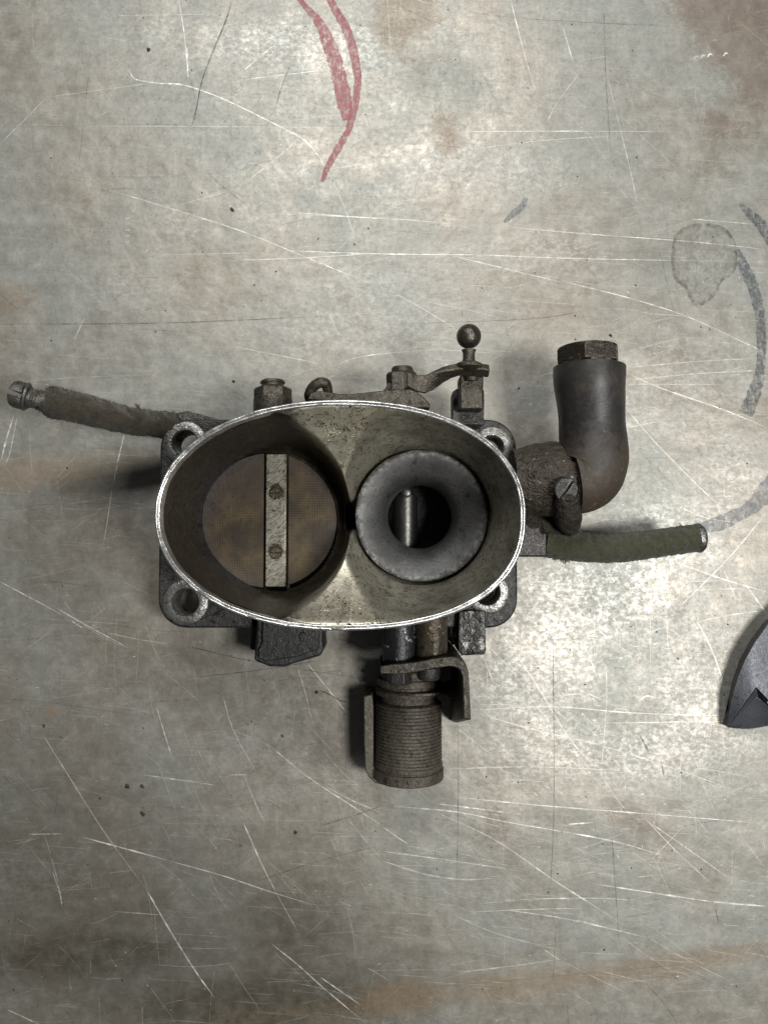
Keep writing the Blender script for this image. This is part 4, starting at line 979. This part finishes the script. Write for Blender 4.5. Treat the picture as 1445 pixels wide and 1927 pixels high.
# ------------------------------------------------------------------ grit on the bench
def grit():
    V, F = [], []
    for _ in range(260):
        if random.random() < .3: px, py = random.gauss(1000, 200), random.gauss(1300, 200)
        else: px, py = random.uniform(0, 1445), random.uniform(0, 1927)
        x, y = pw(px, py); r = random.choice([.012, .016, .02, .03, .04]); k = len(V)
        pts = [(1,0,0),(-.5,.8,0),(-.6,-.8,0),(.2,.1,1.0),(0,0,-.3)]
        an = random.uniform(0, 6.28); st = random.uniform(.7, 1.8)
        for a_, b_, c_ in pts:
            u, v_ = a_*st, b_; V.append(Vector((x+(u*math.cos(an)-v_*math.sin(an))*r, y+(u*math.sin(an)+v_*math.cos(an))*r, max(0.014, .014+c_*r))))
        F += [(k,k+1,k+3),(k+1,k+2,k+3),(k+2,k,k+3),(k,k+2,k+1)]
    for px, py, r in [(280,93,.09),(437,395,.07),(240,1480,.10),(268,1480,.06),(269,1532,.09),(83,1366,.06),(556,1567,.07),(127,880,.05),(1148,631,.06),(596,1303,.07),(440,718,.06)]:
        x, y = pw(px, py); k = len(V); m = 7
        ring = [Vector((x+r*random.uniform(.5,1.3)*math.cos(6.283*i/m), y+r*random.uniform(.5,1.3)*math.sin(6.283*i/m), .014)) for i in range(m)]
        V += ring; V.append(Vector((x, y, .014+r*.7))); F += [(k+i, k+(i+1)%m, k+m) for i in range(m)]
    return V, F
V, F = grit()
g_ = link('grit', mesh_from(V, F), grimy('dark_grit', srgb(40,36,32), srgb(70,60,48), None, 0, .8, 8, bump=.3), None, smooth=None, stuff=True)
g_['label'] = 'scattered dark crumbs of grit on the bench'

# ------------------------------------------------------------------ pliers lying at the right edge
pli = empty('pliers', W(1440, 1300, 0)); pli['label'] = 'dark grey steel plier jaw with curved back lying at the right edge of the bench'; pli['category'] = 'pliers'
def jaw():
    T = 1.0   # height of the jaw
    tip = W(1367, 1369, .75)
    # upper facet
    back = [(1368,1366),(1371,1345),(1377,1312),(1387,1278),(1401,1242),(1420,1208),(1446,1172),(1490,1130),(1560,1090),(1650,1070)]
    ridge = [(1369,1367),(1380,1351),(1392,1335),(1404,1318),(1414,1304),(1422,1293),(1452,1325),(1500,1330),(1570,1330),(1650,1330)]
    V, F = [], []
    n = len(back)
    hb = [.50,.62,.78,.86,.9,.92,.92,.92,.92,.92]; hr = [.52,.74,.86,.96,1.02,1.06,1.04,1.04,1.04,1.04]
    for (x, y), h in zip(back, hb): V.append(W(x, y, h))
    for (x, y), h in zip(ridge, hr): V.append(W(x, y, h))
    for i in range(n-1): F.append((i, i+1, n+i+1, n+i))
    # outer wall
    k = len(V)
    for (x, y), h in zip(back, hb): p = W(x, y, h); V.append(Vector((p.x+.22, p.y-.12, .02)))
    for i in range(n-1): F.append((i+1, i, k+i, k+i+1))
    k2 = len(V)
    for (x, y), h in zip(ridge, hr): p = W(x, y, h); V.append(Vector((p.x+.02, p.y, .02)))
    for i in range(n-1): F.append((n+i, n+i+1, k2+i+1, k2+i))
    F.append((n-1, k+n-1, k2+n-1, 2*n-1)); 
    for i in range(n-1): F.append((k+i, k2+i, k2+i+1, k+i+1))
    return V, F
V, F = jaw(); link('jaw', mesh_from(V, F), M_tool, pli, smooth=20, bevel=.03)
V, F = [], []
A_ = [(1369,1368),(1382,1354),(1396,1338),(1410,1324),(1424,1311),(1446,1330),(1480,1345)]; B_ = [(1369,1369),(1384,1371),(1400,1372),(1418,1371),(1434,1368),(1450,1365),(1480,1355)]
ha = [.50,.60,.68,.74,.78,.78,.78]; hb = [.46,.42,.40,.40,.40,.40,.42]
n = len(A_)
for (x, y), h in zip(A_, ha): V.append(W(x, y, h))
for (x, y), h in zip(B_, hb): V.append(W(x, y, h))
for i in range(n-1): F.append((i, n+i, n+i+1, i+1))
k = len(V)
for i in range(2*n): V.append(Vector((V[i].x, V[i].y + (.02 if i >= n else 0), .02)))
for i in range(n-1): F.append((n+i, k+n+i, k+n+i+1, n+i+1)); F.append((i+1, k+i+1, k+i, i)); F.append((k+i, k+i+1, k+n+i+1, k+n+i))
F.append((n-1, 2*n-1, k+2*n-1, k+n-1)); F.append((0, k, k+n, n))
link('cutting_edge', mesh_from(V, F), M_tool, pli, smooth=20, bevel=.015)
V, F = [], []
A_ = [(1369,1367.5),(1384,1348),(1400,1327),(1422,1295),(1446,1326)]; B_ = [(1370,1368),(1384,1353),(1400,1336),(1425,1311),(1446,1330)]
for (x, y), h in zip(A_, [.505,.74,.86,1.03,1.0]): V.append(W(x, y, h-.03))
for (x, y), h in zip(B_, [.5,.61,.69,.77,.77]): V.append(W(x, y, h))
for i in range(4): F.append((i, i+1, 5+i+1, 5+i))
k = len(V)
for i in range(10): V.append(Vector((V[i].x, V[i].y, .03)))
for i in range(4): F.append((i+1, i, k+i, k+i+1)); F.append((5+i, 6+i, k+6+i, k+5+i)); F.append((k+i, k+5+i, k+6+i, k+i+1))
F.append((0, 5, k+5, k)); F.append((4, k+4, k+9, 9))
link('bevel_face', mesh_from(V, F), M_tool, pli, smooth=20)
